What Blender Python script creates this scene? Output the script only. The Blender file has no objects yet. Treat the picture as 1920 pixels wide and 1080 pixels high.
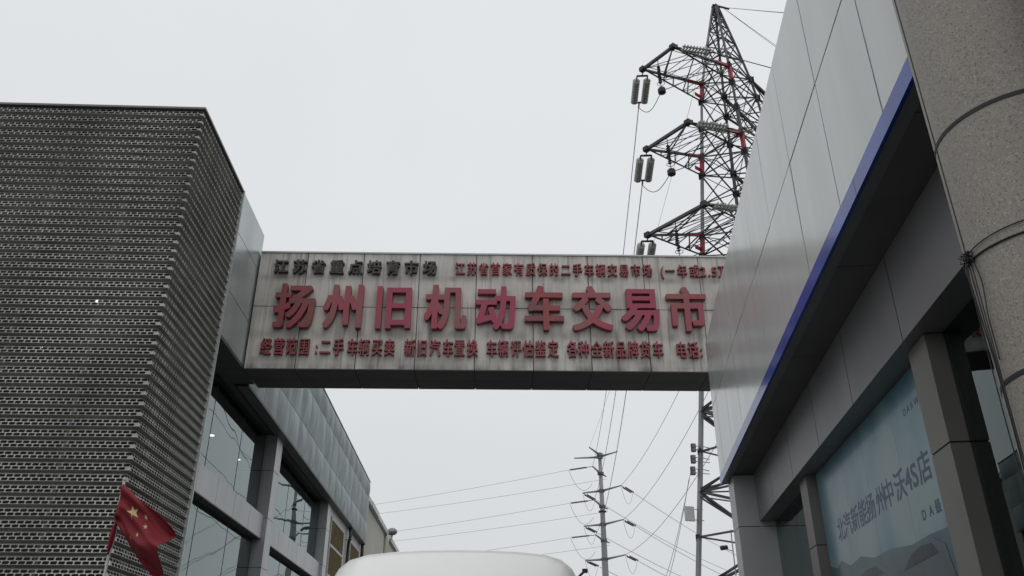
import bpy, math, random
import numpy as np
from mathutils import Vector, Matrix
random.seed(7)
R = math.radians
scene = bpy.context.scene

# ------------------------------------------------------------------ camera
EYE = 1.6
PITCH = math.atan(763 / 1536)
cam_d = bpy.data.cameras.new('camera')
cam = bpy.data.objects.new('camera', cam_d)
scene.collection.objects.link(cam)
cam_d.sensor_width = 36.0
cam_d.lens = 36.0 * 1536 / 1920
cam_d.clip_start = 0.05
cam_d.clip_end = 3000
cam.location = (0, 0, EYE)
cam.rotation_euler = (math.pi / 2 + PITCH, 0, 0)
scene.camera = cam

# ------------------------------------------------------------------ sky and sun
SUN_EL, SUN_AZ = 68.0, 165.0          # azimuth clockwise from +Y
world = bpy.data.worlds.new('World')
scene.world = world
world.use_nodes = True
wn = world.node_tree.nodes
wl = world.node_tree.links
wn.clear()
sky = wn.new('ShaderNodeTexSky')
sky.sky_type = 'NISHITA'
sky.sun_disc = False
sky.sun_elevation = R(SUN_EL)
sky.sun_rotation = R(SUN_AZ)
sky.air_density = 1.0
sky.dust_density = 4.0
tc = wn.new('ShaderNodeTexCoord')
sep = wn.new('ShaderNodeSeparateXYZ')
ramp = wn.new('ShaderNodeValToRGB')
e = ramp.color_ramp.elements
e[0].position = 0.0
e[0].color = (0.645, 0.668, 0.679, 1)
e[1].position = 0.62
e[1].color = (0.765, 0.787, 0.800, 1)
x_ = e.new(0.30)
x_.color = (0.712, 0.735, 0.746, 1)
x_ = e.new(1.0)
x_.color = (0.82, 0.845, 0.86, 1)
cn = wn.new('ShaderNodeTexNoise')
cn.inputs['Scale'].default_value = 1.6
cn.inputs['Detail'].default_value = 5
cmr = wn.new('ShaderNodeMapRange')
cmr.inputs['From Min'].default_value = 0.3
cmr.inputs['From Max'].default_value = 0.7
cmr.inputs['To Min'].default_value = 9.85
cmr.inputs['To Max'].default_value = 10.6
cloud = wn.new('ShaderNodeVectorMath')
cloud.operation = 'SCALE'
mixs = wn.new('ShaderNodeMix')
mixs.data_type = 'RGBA'
mixs.inputs['Factor'].default_value = 0.95
bg = wn.new('ShaderNodeBackground')
bg.inputs['Strength'].default_value = 0.1
wo = wn.new('ShaderNodeOutputWorld')
wl.new(tc.outputs['Generated'], sep.inputs[0])
wl.new(tc.outputs['Generated'], cn.inputs['Vector'])
wl.new(sep.outputs['Z'], ramp.inputs['Fac'])
wl.new(cn.outputs['Fac'], cmr.inputs['Value'])
wl.new(ramp.outputs['Color'], cloud.inputs[0])
wl.new(cmr.outputs['Result'], cloud.inputs['Scale'])
wl.new(sky.outputs['Color'], mixs.inputs['A'])
wl.new(cloud.outputs['Vector'], mixs.inputs['B'])
wl.new(mixs.outputs['Result'], bg.inputs['Color'])
wl.new(bg.outputs['Background'], wo.inputs['Surface'])

sun_d = bpy.data.lights.new('sun', 'SUN')
sun_d.energy = 0.5
sun_d.angle = R(40)
sun_d.color = (1.0, 0.97, 0.93)
sun = bpy.data.objects.new('sun', sun_d)
scene.collection.objects.link(sun)
sd = Vector((math.sin(R(SUN_AZ)) * math.cos(R(SUN_EL)), math.cos(R(SUN_AZ)) * math.cos(R(SUN_EL)), math.sin(R(SUN_EL))))
sun.rotation_euler = sd.to_track_quat('Z', 'Y').to_euler()

vs = scene.view_settings
vs.view_transform = 'Standard'
vs.look = 'None'
vs.exposure = 0.0
vs.gamma = 1.0
scene.cycles.max_bounces = 8
scene.cycles.transparent_max_bounces = 12
scene.cycles.caustics_reflective = False
scene.cycles.caustics_refractive = False


# ------------------------------------------------------------------ materials
def pmat(name, col, rough=0.5, metal=0.0, var=0.0, vscale=3.0, stretch=(1, 1, 1), bump=0.0, bscale=40.0,
         spec=0.5, coat=0.0, col2=None, detail=4.0, lo=0.35, hi=0.65, rvar=0.0):
    m = bpy.data.materials.new(name)
    m.use_nodes = True
    nt = m.node_tree
    b = nt.nodes['Principled BSDF']
    b.inputs['Base Color'].default_value = (*col, 1)
    b.inputs['Roughness'].default_value = rough
    b.inputs['Metallic'].default_value = metal
    b.inputs['Specular IOR Level'].default_value = spec
    b.inputs['Coat Weight'].default_value = coat
    b.inputs['Coat Roughness'].default_value = 0.08
    t = nt.nodes.new('ShaderNodeTexCoord')
    if var or col2:
        mp = nt.nodes.new('ShaderNodeMapping')
        mp.inputs['Scale'].default_value = stretch
        n = nt.nodes.new('ShaderNodeTexNoise')
        n.inputs['Scale'].default_value = vscale
        n.inputs['Detail'].default_value = detail
        r = nt.nodes.new('ShaderNodeMapRange')
        r.inputs['From Min'].default_value = lo
        r.inputs['From Max'].default_value = hi
        mx = nt.nodes.new('ShaderNodeMix')
        mx.data_type = 'RGBA'
        c2 = col2 or tuple(c * (1 - var) for c in col)
        mx.inputs['A'].default_value = (*col, 1)
        mx.inputs['B'].default_value = (*c2, 1)
        nt.links.new(t.outputs['Object'], mp.inputs['Vector'])
        nt.links.new(mp.outputs['Vector'], n.inputs['Vector'])
        nt.links.new(n.outputs['Fac'], r.inputs['Value'])
        nt.links.new(r.outputs['Result'], mx.inputs['Factor'])
        nt.links.new(mx.outputs['Result'], b.inputs['Base Color'])
        if rvar:
            rr = nt.nodes.new('ShaderNodeMapRange')
            rr.inputs['To Min'].default_value = rough
            rr.inputs['To Max'].default_value = rough + rvar
            nt.links.new(n.outputs['Fac'], rr.inputs['Value'])
            nt.links.new(rr.outputs['Result'], b.inputs['Roughness'])
    if bump:
        n2 = nt.nodes.new('ShaderNodeTexNoise')
        n2.inputs['Scale'].default_value = bscale
        n2.inputs['Detail'].default_value = 3
        bp = nt.nodes.new('ShaderNodeBump')
        bp.inputs['Strength'].default_value = bump
        bp.inputs['Distance'].default_value = 0.02
        nt.links.new(t.outputs['Object'], n2.inputs['Vector'])
        nt.links.new(n2.outputs['Fac'], bp.inputs['Height'])
        nt.links.new(bp.outputs['Normal'], b.inputs['Normal'])
    return m


def stain_mat(name, base, dirt, pale):
    """painted aluminium with run-down rain streaks"""
    m = bpy.data.materials.new(name)
    m.use_nodes = True
    nt = m.node_tree
    N, L = nt.nodes, nt.links
    b = N['Principled BSDF']
    b.inputs['Roughness'].default_value = 0.55
    t = N.new('ShaderNodeTexCoord')

    def noise(scale, stretch, lo, hi, detail=4):
        mp = N.new('ShaderNodeMapping')
        mp.inputs['Scale'].default_value = stretch
        n = N.new('ShaderNodeTexNoise')
        n.inputs['Scale'].default_value = scale
        n.inputs['Detail'].default_value = detail
        r = N.new('ShaderNodeMapRange')
        r.inputs['From Min'].default_value = lo
        r.inputs['From Max'].default_value = hi
        L.new(t.outputs['Object'], mp.inputs['Vector'])
        L.new(mp.outputs['Vector'], n.inputs['Vector'])
        L.new(n.outputs['Fac'], r.inputs['Value'])
        return r.outputs['Result']

    def mix(a, bcol, fac, amount):
        mm = N.new('ShaderNodeMath')
        mm.operation = 'MULTIPLY'
        mm.inputs[1].default_value = amount
        L.new(fac, mm.inputs[0])
        x = N.new('ShaderNodeMix')
        x.data_type = 'RGBA'
        L.new(mm.outputs[0], x.inputs['Factor'])
        if isinstance(a, tuple):
            x.inputs['A'].default_value = (*a, 1)
        else:
            L.new(a, x.inputs['A'])
        x.inputs['B'].default_value = (*bcol, 1)
        return x.outputs['Result']
    c = mix(base, dirt, noise(1.1, (1, 1, 1), 0.38, 0.70), 0.55)
    c = mix(c, dirt, noise(5.0, (1.6, 1, 0.10), 0.52, 0.76), 0.65)
    c = mix(c, (0.10, 0.095, 0.085), noise(9.0, (1.4, 1, 0.07), 0.54, 0.74), 0.75)
    c = mix(c, pale, noise(7.0, (1.5, 1, 0.05), 0.62, 0.74), 0.7)
    # soot collected along the lower edge and the middle joint
    sp = N.new('ShaderNodeSeparateXYZ')
    L.new(t.outputs['Object'], sp.inputs[0])
    blot = noise(3.0, (1.2, 1, .5), 0.40, 0.66)
    for zc, wd, am in ((6.55, .20, .85), (7.70, .07, .6), (8.80, .16, .5), (7.18, .15, .5), (8.28, .10, .5), (6.72, .08, .4)):
        d = N.new('ShaderNodeMath')
        d.operation = 'SUBTRACT'
        d.inputs[1].default_value = zc
        L.new(sp.outputs['Z'], d.inputs[0])
        ab = N.new('ShaderNodeMath')
        ab.operation = 'ABSOLUTE'
        L.new(d.outputs[0], ab.inputs[0])
        mr = N.new('ShaderNodeMapRange')
        mr.interpolation_type = 'SMOOTHSTEP'
        mr.inputs['From Max'].default_value = wd
        mr.inputs['To Min'].default_value = 1
        mr.inputs['To Max'].default_value = 0
        L.new(ab.outputs[0], mr.inputs['Value'])
        mu = N.new('ShaderNodeMath')
        mu.operation = 'MULTIPLY'
        L.new(mr.outputs['Result'], mu.inputs[0])
        L.new(blot, mu.inputs[1])
        c = mix(c, (.11, .10, .088), mu.outputs[0], am)
    L.new(c, b.inputs['Base Color'])
    return m


def glass_mat(name, tint, ior=1.75, wav=0.004):
    m = bpy.data.materials.new(name)
    m.use_nodes = True
    nt = m.node_tree
    N, L = nt.nodes, nt.links
    N.clear()
    out = N.new('ShaderNodeOutputMaterial')
    tr = N.new('ShaderNodeBsdfTransparent')
    tr.inputs['Color'].default_value = (*tint, 1)
    gl = N.new('ShaderNodeBsdfGlossy')
    gl.inputs['Roughness'].default_value = 0.0
    gl.inputs['Color'].default_value = (0.86, 0.97, 0.96, 1)
    fr = N.new('ShaderNodeFresnel')
    fr.inputs['IOR'].default_value = ior
    t = N.new('ShaderNodeTexCoord')
    n = N.new('ShaderNodeTexNoise')
    n.inputs['Scale'].default_value = 1.1
    n.inputs['Detail'].default_value = 0.4
    bp = N.new('ShaderNodeBump')
    bp.inputs['Strength'].default_value = 1.0
    bp.inputs['Distance'].default_value = wav
    mx = N.new('ShaderNodeMixShader')
    L.new(t.outputs['Object'], n.inputs['Vector'])
    L.new(n.outputs['Fac'], bp.inputs['Height'])
    L.new(bp.outputs['Normal'], gl.inputs['Normal'])
    L.new(fr.outputs['Fac'], mx.inputs['Fac'])
    L.new(tr.outputs['BSDF'], mx.inputs[1])
    L.new(gl.outputs['BSDF'], mx.inputs[2])
    L.new(mx.outputs['Shader'], out.inputs['Surface'])
    return m


def granite_mat(name):
    m = bpy.data.materials.new(name)
    m.use_nodes = True
    nt = m.node_tree
    N, L = nt.nodes, nt.links
    b = N['Principled BSDF']
    b.inputs['Roughness'].default_value = 0.55
    t = N.new('ShaderNodeTexCoord')

    def grains(scale, stops):
        v = N.new('ShaderNodeTexVoronoi')
        v.inputs['Scale'].default_value = scale
        sp = N.new('ShaderNodeSeparateColor')
        r = N.new('ShaderNodeValToRGB')
        r.color_ramp.interpolation = 'CONSTANT'
        el = r.color_ramp.elements
        el[0].position, el[0].color = stops[0][0], (*stops[0][1], 1)
        el[1].position, el[1].color = stops[1][0], (*stops[1][1], 1)
        for p, c in stops[2:]:
            x = el.new(p)
            x.color = (*c, 1)
        L.new(t.outputs['Object'], v.inputs['Vector'])
        L.new(v.outputs['Color'], sp.inputs[0])
        L.new(sp.outputs[0], r.inputs['Fac'])
        return r.outputs['Color']
    g1 = grains(230, [(0, (.20, .182, .158)), (.07, (.31, .282, .246)), (.42, (.35, .32, .282)), (.78, (.385, .352, .308)), (.965, (.47, .44, .40))])
    g2 = grains(600, [(0, (.82, .82, .82)), (.15, (1, 1, 1)), (.9, (1.08, 1.08, 1.08))])
    n = N.new('ShaderNodeTexNoise')
    n.inputs['Scale'].default_value = 2.2
    n.inputs['Detail'].default_value = 4
    mr = N.new('ShaderNodeMapRange')
    mr.inputs['To Min'].default_value = .88
    mr.inputs['To Max'].default_value = 1.12
    mx = N.new('ShaderNodeMix')
    mx.data_type = 'RGBA'
    mx.blend_type = 'MULTIPLY'
    mx.inputs['Factor'].default_value = 1
    vm = N.new('ShaderNodeVectorMath')
    vm.operation = 'SCALE'
    L.new(t.outputs['Object'], n.inputs['Vector'])
    L.new(n.outputs['Fac'], mr.inputs['Value'])
    L.new(g1, mx.inputs['A'])
    L.new(g2, mx.inputs['B'])
    L.new(mx.outputs['Result'], vm.inputs[0])
    L.new(mr.outputs['Result'], vm.inputs['Scale'])
    L.new(vm.outputs['Vector'], b.inputs['Base Color'])
    return m


def emit_mat(name, col, s):
    m = bpy.data.materials.new(name)
    m.use_nodes = True
    b = m.node_tree.nodes['Principled BSDF']
    b.inputs['Base Color'].default_value = (*col, 1)
    b.inputs['Emission Color'].default_value = (*col, 1)
    b.inputs['Emission Strength'].default_value = s
    return m


M = {}
M['asphalt'] = pmat('asphalt', (0.06, 0.06, 0.06), 0.9, var=0.3, vscale=0.8, bump=0.3, bscale=60)
M['ground'] = pmat('concrete_ground', (0.16, 0.155, 0.145), 0.9, var=0.25, vscale=0.5)
M['kerb'] = pmat('kerb_stone', (0.28, 0.275, 0.26), 0.85, var=0.25, vscale=4)
M['marking'] = pmat('road_paint', (0.7, 0.7, 0.68), 0.7, var=0.3, vscale=6)
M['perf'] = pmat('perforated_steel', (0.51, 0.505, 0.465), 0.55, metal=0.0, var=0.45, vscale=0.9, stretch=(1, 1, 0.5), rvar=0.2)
M['perf_shade'] = pmat('perforated_steel_shaded', (0.33, 0.335, 0.295), 0.6, var=0.35, vscale=1.5)  # same sheet steel, darkened: shade of the down-facing folds put into the colour
M['backing'] = pmat('screen_backing', (0.05, 0.05, 0.047), 0.8, var=0.3)
M['alu'] = pmat('grey_aluminium', (0.52, 0.56, 0.57), 0.28, metal=0.55, var=0.22, vscale=1.6, stretch=(1, 1, 0.3), bump=0.02, bscale=3)
M['alu_mid'] = pmat('aluminium_cladding', (0.50, 0.515, 0.525), 0.42, metal=0.25, var=0.14, vscale=1.3, stretch=(1, 1, .4))
M['alu_dark'] = pmat('dark_aluminium_cladding', (0.19, 0.19, 0.20), 0.45, metal=0.2, var=0.16, vscale=1.2)
M['pier_warm'] = pmat('warm_grey_cladding', (0.20, 0.190, 0.176), 0.5, metal=0.1, var=0.15, vscale=1.2)
M['band'] = pmat('header_cladding', (0.25, 0.25, 0.262), 0.45, metal=0.2, var=0.16, vscale=1.0)
M['zinc'] = pmat('zinc_panel', (0.285, 0.33, 0.335), 0.40, metal=0.4, var=0.3, vscale=2.2, stretch=(1, 1, 0.35), rvar=0.15)
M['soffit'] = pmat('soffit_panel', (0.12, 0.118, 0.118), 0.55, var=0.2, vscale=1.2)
M['joint'] = pmat('joint_seal', (0.03, 0.03, 0.03), 0.7, var=0.2)
M['sign'] = stain_mat('weathered_sign_cladding', (0.64, 0.612, 0.57), (0.25, 0.232, 0.205), (0.80, 0.79, 0.77))
M['red_letter'] = pmat('faded_red_acrylic', (0.345, 0.044, 0.078), 0.38, var=0.0, col2=(0.29, 0.085, 0.085), vscale=1.7, stretch=(1, 1, .5), lo=.4, hi=.62)
M['red_small'] = pmat('faded_red_letter', (0.30, 0.045, 0.068), 0.5, col2=(0.22, 0.06, 0.06), vscale=3)
M['black_letter'] = pmat('corroded_black_letter', (0.030, 0.030, 0.028), 0.6, col2=(0.075, 0.07, 0.06), vscale=9)
M['white'] = pmat('white_composite_panel', (0.63, 0.655, 0.652), 0.15, var=0.10, vscale=1.4, stretch=(.4, 2.2, .25), bump=0.010, bscale=1.6, rvar=0.08)
M['blue'] = pmat('blue_trim', (0.018, 0.075, 0.47), 0.25, var=0.3, vscale=3, coat=0.2, spec=.15)
M['granite'] = granite_mat('granite_cladding')
M['cable'] = pmat('black_cable', (0.015, 0.015, 0.016), 0.5, var=0.2)
M['steel'] = pmat('galvanised_steel', (0.10, 0.105, 0.11), 0.6, metal=0.2, var=0.4, vscale=0.6)
M['steel_lt'] = pmat('pale_galvanised_steel', (0.27, 0.28, 0.285), 0.5, metal=0.3, var=0.25, vscale=0.7)
M['steel_dk'] = pmat('dark_fittings', (0.03, 0.03, 0.032), 0.6, var=0.3)
M['red_steel'] = pmat('red_painted_steel', (0.40, 0.016, 0.045), 0.5, var=0.3, vscale=2)
M['porcelain'] = pmat('grey_porcelain', (0.40, 0.41, 0.38), 0.25, var=0.15, vscale=3)
M['porcelain_dk'] = pmat('grey_green_porcelain', (0.17, 0.18, 0.18), 0.3, var=0.2, vscale=3)
M['conductor'] = pmat('aluminium_conductor', (0.16, 0.165, 0.17), 0.6, var=0.2)
M['pole'] = pmat('galvanised_pole', (0.33, 0.345, 0.35), 0.55, metal=0.2, var=0.25, vscale=0.5, stretch=(1, 1, .2))
M['beige'] = pmat('beige_render', (0.55, 0.535, 0.48), 0.85, var=0.2, vscale=0.5, stretch=(1, 1, .3), bump=0.1, bscale=10)
M['lattice'] = pmat('gold_lattice', (0.50, 0.42, 0.24), 0.5, metal=0.3, var=0.3, vscale=5)
M['frame'] = pmat('window_frame', (0.46, 0.46, 0.46), 0.5, var=0.1)
M['frame_dk'] = pmat('dark_window_frame', (0.05, 0.055, 0.055), 0.4, var=0.2)
M['glass'] = glass_mat('tinted_glass', (0.30, 0.40, 0.38), 2.8, 0.0026)
M['glass_r'] = glass_mat('dark_green_glass', (0.32, 0.46, 0.42), 1.6, 0.003)
M['inner'] = pmat('interior_wall', (0.20, 0.21, 0.20), 0.8, var=0.2, vscale=1)
M['inner_dk'] = pmat('interior_dark', (0.07, 0.07, 0.07), 0.8, var=0.2, vscale=1)
M['flag'] = pmat('red_flag_cloth', (0.20, 0.006, 0.015), 0.75, var=0.2, vscale=4)
M['star'] = pmat('yellow_star', (0.45, 0.42, 0.19), 0.7, var=0.1)
M['flagpole'] = pmat('white_flagpole', (0.48, 0.48, 0.46), 0.5, var=0.2, vscale=5)
M['van'] = pmat('white_van_paint', (0.88, 0.88, 0.865), 0.35, var=0.04, vscale=1.2, coat=0.35)
M['van_glass'] = pmat('dark_van_glass', (0.015, 0.018, 0.02), 0.06, spec=0.8, var=0.1)
M['rubber'] = pmat('black_rubber', (0.02, 0.02, 0.02), 0.8, var=0.2)
M['tail'] = pmat('red_tail_light', (0.4, 0.01, 0.01), 0.2, var=0.2)
M['lamp'] = emit_mat('lit_lamp', (1.0, 0.97, 0.9), 4.0)
M['plastic'] = pmat('black_plastic', (0.02, 0.02, 0.02), 0.45, var=0.2)
M['box_white'] = pmat('pale_plastic', (0.55, 0.56, 0.56), 0.5, var=0.1)
M['poster_ink'] = pmat('poster_blue_ink', (0.03, 0.065, 0.145), 0.4, coat=0.12, spec=.12, var=0.15)
M['poster_dim'] = pmat('poster_grey_ink', (0.085, 0.145, 0.175), 0.4, coat=0.12, spec=.12, var=0.15, vscale=5)
M['poster_pale'] = pmat('poster_pale_ink', (0.10, 0.135, 0.16), 0.4, coat=0.12, spec=.12, var=0.15, vscale=4)
M['poster_dark'] = pmat('poster_dark_ink', (0.03, 0.045, 0.065), 0.4, coat=0.12, spec=.12, var=0.3, vscale=6)
M['poster_red'] = pmat('poster_red_ink', (0.09, 0.025, 0.035), 0.4, coat=0.12, spec=.12, var=0.3, vscale=9)
M['poster'] = pmat('poster_print', (0.25, 0.345, 0.365), 0.35, col2=(0.115, 0.235, 0.30), vscale=0.9, lo=.42, hi=.62, coat=0.12, spec=.12, detail=3)


# ------------------------------------------------------------------ mesh helpers
class MB:
    def __init__(self):
        self.v, self.f, self.mi, self.sm = [], [], [], []

    def quad(self, pts, mi=0, smooth=False):
        n = len(self.v)
        self.v += [tuple(p) for p in pts]
        self.f.append(tuple(range(n, n + len(pts))))
        self.mi.append(mi)
        self.sm.append(smooth)

    def hexa(self, c, mi=0):
        """8 corners: bottom ccw 0-3, top 4-7"""
        n = len(self.v)
        self.v += [tuple(p) for p in c]
        for q in ((3, 2, 1, 0), (4, 5, 6, 7), (0, 1, 5, 4), (1, 2, 6, 5), (2, 3, 7, 6), (3, 0, 4, 7)):
            self.f.append(tuple(n + i for i in q))
            self.mi.append(mi)
            self.sm.append(False)

    def box(self, x0, x1, y0, y1, z0, z1, mi=0):
        self.hexa([(x0, y0, z0), (x1, y0, z0), (x1, y1, z0), (x0, y1, z0),
                   (x0, y0, z1), (x1, y0, z1), (x1, y1, z1), (x0, y1, z1)], mi)

    def bar(self, p, q, w, h=None, mi=0):
        """square section bar p->q"""
        p, q = Vector(p), Vector(q)
        h = h or w
        d = q - p
        if d.length < 1e-6:
            return
        d.normalize()
        up = Vector((0, 0, 1)) if abs(d.z) < 0.95 else Vector((0, 1, 0))
        s = d.cross(up).normalized()
        t = s.cross(d).normalized()
        s *= w / 2
        t *= h / 2
        c = [p - s - t, p + s - t, p + s + t, p - s + t, q - s - t, q + s - t, q + s + t, q - s + t]
        self.hexa(c, mi)

    def angle(self, p, q, w, mi=0):
        """L-section steel angle p->q made of two thin legs"""
        p, q = Vector(p), Vector(q)
        d = (q - p)
        if d.length < 1e-6:
            return
        d.normalize()
        up = Vector((0, 0, 1)) if abs(d.z) < 0.95 else Vector((0, 1, 0))
        s = d.cross(up).normalized()
        t = s.cross(d).normalized()
        th = w * 0.16
        for a, b in ((s, t), (t, s)):
            o = a * (w / 2)
            A, B = a * (w / 2), b * (th / 2)
            c = [p + o - A - B, p + o + A - B, p + o + A + B, p + o - A + B,
                 q + o - A - B, q + o + A - B, q + o + A + B, q + o - A + B]
            self.hexa(c, mi)

    def tube(self, pts, r, seg=8, mi=0, caps=True):
        pts = [Vector(p) for p in pts]
        rs = r if isinstance(r, (list, tuple)) else [r] * len(pts)
        n0 = len(self.v)
        ref = None
        for i, p in enumerate(pts):
            d = (pts[min(i + 1, len(pts) - 1)] - pts[max(i - 1, 0)]).normalized()
            if ref is None:
                ref = Vector((0, 0, 1)) if abs(d.z) < 0.9 else Vector((1, 0, 0))
            s = d.cross(ref).normalized()
            t = s.cross(d).normalized()
            ref = t
            for k in range(seg):
                a = 2 * math.pi * k / seg
                self.v.append(tuple(p + (s * math.cos(a) + t * math.sin(a)) * rs[i]))
        for i in range(len(pts) - 1):
            for k in range(seg):
                k2 = (k + 1) % seg
                self.f.append((n0 + i * seg + k, n0 + i * seg + k2, n0 + (i + 1) * seg + k2, n0 + (i + 1) * seg + k))
                self.mi.append(mi)
                self.sm.append(True)
        if caps:
            self.f.append(tuple(n0 + k for k in range(seg)))
            self.f.append(tuple(n0 + (len(pts) - 1) * seg + k for k in range(seg)))
            self.mi += [mi, mi]
            self.sm += [False, False]

    def lathe(self, p, d, prof, seg=14, mi=0):
        """profile [(along, radius)] about the axis p + d"""
        d = Vector(d).normalized()
        p = Vector(p)
        up = Vector((0, 0, 1)) if abs(d.z) < 0.9 else Vector((1, 0, 0))
        s = d.cross(up).normalized()
        t = s.cross(d).normalized()
        n0 = len(self.v)
        for a, r in prof:
            for k in range(seg):
                an = 2 * math.pi * k / seg
                self.v.append(tuple(p + d * a + (s * math.cos(an) + t * math.sin(an)) * r))
        for i in range(len(prof) - 1):
            for k in range(seg):
                k2 = (k + 1) % seg
                self.f.append((n0 + i * seg + k, n0 + i * seg + k2, n0 + (i + 1) * seg + k2, n0 + (i + 1) * seg + k))
                self.mi.append(mi)
                self.sm.append(False)
        self.f.append(tuple(n0 + k for k in range(seg)))
        self.f.append(tuple(n0 + (len(prof) - 1) * seg + k for k in range(seg)))
        self.mi += [mi, mi]
        self.sm += [False, False]

    def build(self, name, mats, parent=None, bevel=0.0, recalc=True):
        me = bpy.data.meshes.new(name)
        me.from_pydata(self.v, [], self.f)
        if not isinstance(mats, (list, tuple)):
            mats = [mats]
        for m in mats:
            me.materials.append(m)
        me.polygons.foreach_set('material_index', self.mi)
        me.polygons.foreach_set('use_smooth', self.sm)
        if recalc:
            import bmesh
            bm = bmesh.new()
            bm.from_mesh(me)
            bmesh.ops.recalc_face_normals(bm, faces=bm.faces)
            bm.to_mesh(me)
            bm.free()
        me.update()
        o = bpy.data.objects.new(name, me)
        scene.collection.objects.link(o)
        if parent:
            o.parent = parent
        if bevel:
            b = o.modifiers.new('bevel', 'BEVEL')
            b.width = bevel
            b.segments = 2
            b.limit_method = 'ANGLE'
        return o


def thing(name, label, cat, loc=(0, 0, 0), rz=0.0, group=None):
    o = bpy.data.objects.new(name, None)
    o.empty_display_size = 0.3
    scene.collection.objects.link(o)
    o.location = loc
    o.rotation_euler = (0, 0, rz)
    return tag(o, label, cat, group)


def tag(o, label, cat, group=None):
    o['label'] = label
    o['category'] = cat
    if group:
        o['group'] = group
    return o


def structure(o):
    o['kind'] = 'structure'
    return o


_glyph = {}
GN = 112          # raster cells per em
GPAD = 18


def glyph(ch, bx, bz):
    """outline of one character, thickened by bx / bz em, as a filled extruded mesh (1 em, depth 1)"""
    key = (ch, bx, bz)
    if key in _glyph:
        return _glyph[key]
    cu = bpy.data.curves.new('glyph', 'FONT')
    cu.body = ch
    cu.resolution_u = 4
    o = bpy.data.objects.new('glyph', cu)
    scene.collection.objects.link(o)
    dg = bpy.context.evaluated_depsgraph_get()
    me = bpy.data.meshes.new_from_object(o.evaluated_get(dg))
    bpy.data.objects.remove(o)
    bpy.data.curves.remove(cu)
    me.calc_loop_triangles()
    co = np.array([v.co[:2] for v in me.vertices])
    tris = [tuple(t.vertices) for t in me.loop_triangles]
    bpy.data.meshes.remove(me)
    if not tris:
        return None
    SS = 3
    n = GN + 2 * GPAD
    img = np.zeros((n * SS, n * SS), bool)
    P_ = (co + np.array([0, .12])) * GN + GPAD          # pixel coordinates
    P_ = P_ * SS - .5
    for a, b, c in tris:
        A, B, C = P_[a], P_[b], P_[c]
        x0, y0 = np.floor(np.minimum(np.minimum(A, B), C)).astype(int)
        x1, y1 = np.ceil(np.maximum(np.maximum(A, B), C)).astype(int) + 1
        X, Y = np.meshgrid(np.arange(x0, x1), np.arange(y0, y1))

        def ed(U, V):
            return (V[0] - U[0]) * (Y - U[1]) - (V[1] - U[1]) * (X - U[0])
        e1, e2, e3 = ed(A, B), ed(B, C), ed(C, A)
        m = ((e1 >= -.01) & (e2 >= -.01) & (e3 >= -.01)) | ((e1 <= .01) & (e2 <= .01) & (e3 <= .01))
        img[y0:y1, x0:x1] |= m
    # thicken with a box so that square stroke ends stay square
    rx, rz = int(round(bx * GN * SS)), int(round(bz * GN * SS))
    out = img.copy()
    for k in range(1, rx + 1):
        out[:, k:] |= img[:, :-k]
        out[:, :-k] |= img[:, k:]
    img2 = out.copy()
    for k in range(1, rz + 1):
        out[k:, :] |= img2[:-k, :]
        out[:-k, :] |= img2[k:, :]
    f = out.reshape(n, SS, n, SS).mean(axis=(1, 3))
    f[1:-1, 1:-1] = (f[1:-1, 1:-1] * 4 + f[:-2, 1:-1] + f[2:, 1:-1] + f[1:-1, :-2] + f[1:-1, 2:]) / 8
    # marching squares
    inside = f > .5
    cells = inside[:-1, :-1].astype(int) + inside[:-1, 1:] * 2 + inside[1:, 1:] * 4 + inside[1:, :-1] * 8
    nxt = {}

    def pt(j, i, e_):
        if e_ == 0:
            a, b = f[j, i], f[j, i + 1]
            return ('h', j, i), (i + (.5 - a) / (b - a), j)
        if e_ == 1:
            a, b = f[j, i + 1], f[j + 1, i + 1]
            return ('v', j, i + 1), (i + 1, j + (.5 - a) / (b - a))
        if e_ == 2:
            a, b = f[j + 1, i], f[j + 1, i + 1]
            return ('h', j + 1, i), (i + (.5 - a) / (b - a), j + 1)
        a, b = f[j, i], f[j + 1, i]
        return ('v', j, i), (i, j + (.5 - a) / (b - a))
    TAB = {1: [(3, 0)], 2: [(0, 1)], 3: [(3, 1)], 4: [(1, 2)], 5: [(3, 0), (1, 2)], 6: [(0, 2)], 7: [(3, 2)], 8: [(2, 3)], 9: [(2, 0)], 10: [(0, 1), (2, 3)],
           11: [(2, 1)], 12: [(1, 3)], 13: [(1, 0)], 14: [(0, 3)]}
    pos = {}
    for j, i in zip(*np.nonzero((cells > 0) & (cells < 15))):
        for e0, e1 in TAB[int(cells[j, i])]:
            k0, p0 = pt(j, i, e0)
            k1, p1 = pt(j, i, e1)
            pos[k0], pos[k1] = p0, p1
            nxt[k0] = k1
    loops = []
    while nxt:
        k, _ = next(iter(nxt.items()))
        lp = []
        while k in nxt:
            lp.append(pos[k])
            k = nxt.pop(k)
        if len(lp) > 5:
            loops.append(lp)

    def simplify(lp, tol):
        lp = [np.array(p) for p in lp]
        m_ = len(lp)
        keep = [False] * m_
        a = 0
        b = max(range(m_), key=lambda q: np.hypot(*(lp[q] - lp[a])))
        keep[a] = keep[b] = True
        st = [(a, b), (b, a + m_)]
        while st:
            u, v = st.pop()
            if v - u < 2:
                continue
            A, B = lp[u % m_], lp[v % m_]
            d = B - A
            L_ = max(np.hypot(*d), 1e-9)
            ds = [abs(d[0] * (lp[q % m_][1] - A[1]) - d[1] * (lp[q % m_][0] - A[0])) / L_ for q in range(u + 1, v)]
            w_ = int(np.argmax(ds))
            if ds[w_] > tol:
                q = u + 1 + w_
                keep[q % m_] = True
                st += [(u, q), (q, v)]
        return [p for p, kk in zip(lp, keep) if kk]
    cu = bpy.data.curves.new('outline', 'CURVE')
    cu.dimensions = '2D'
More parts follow.
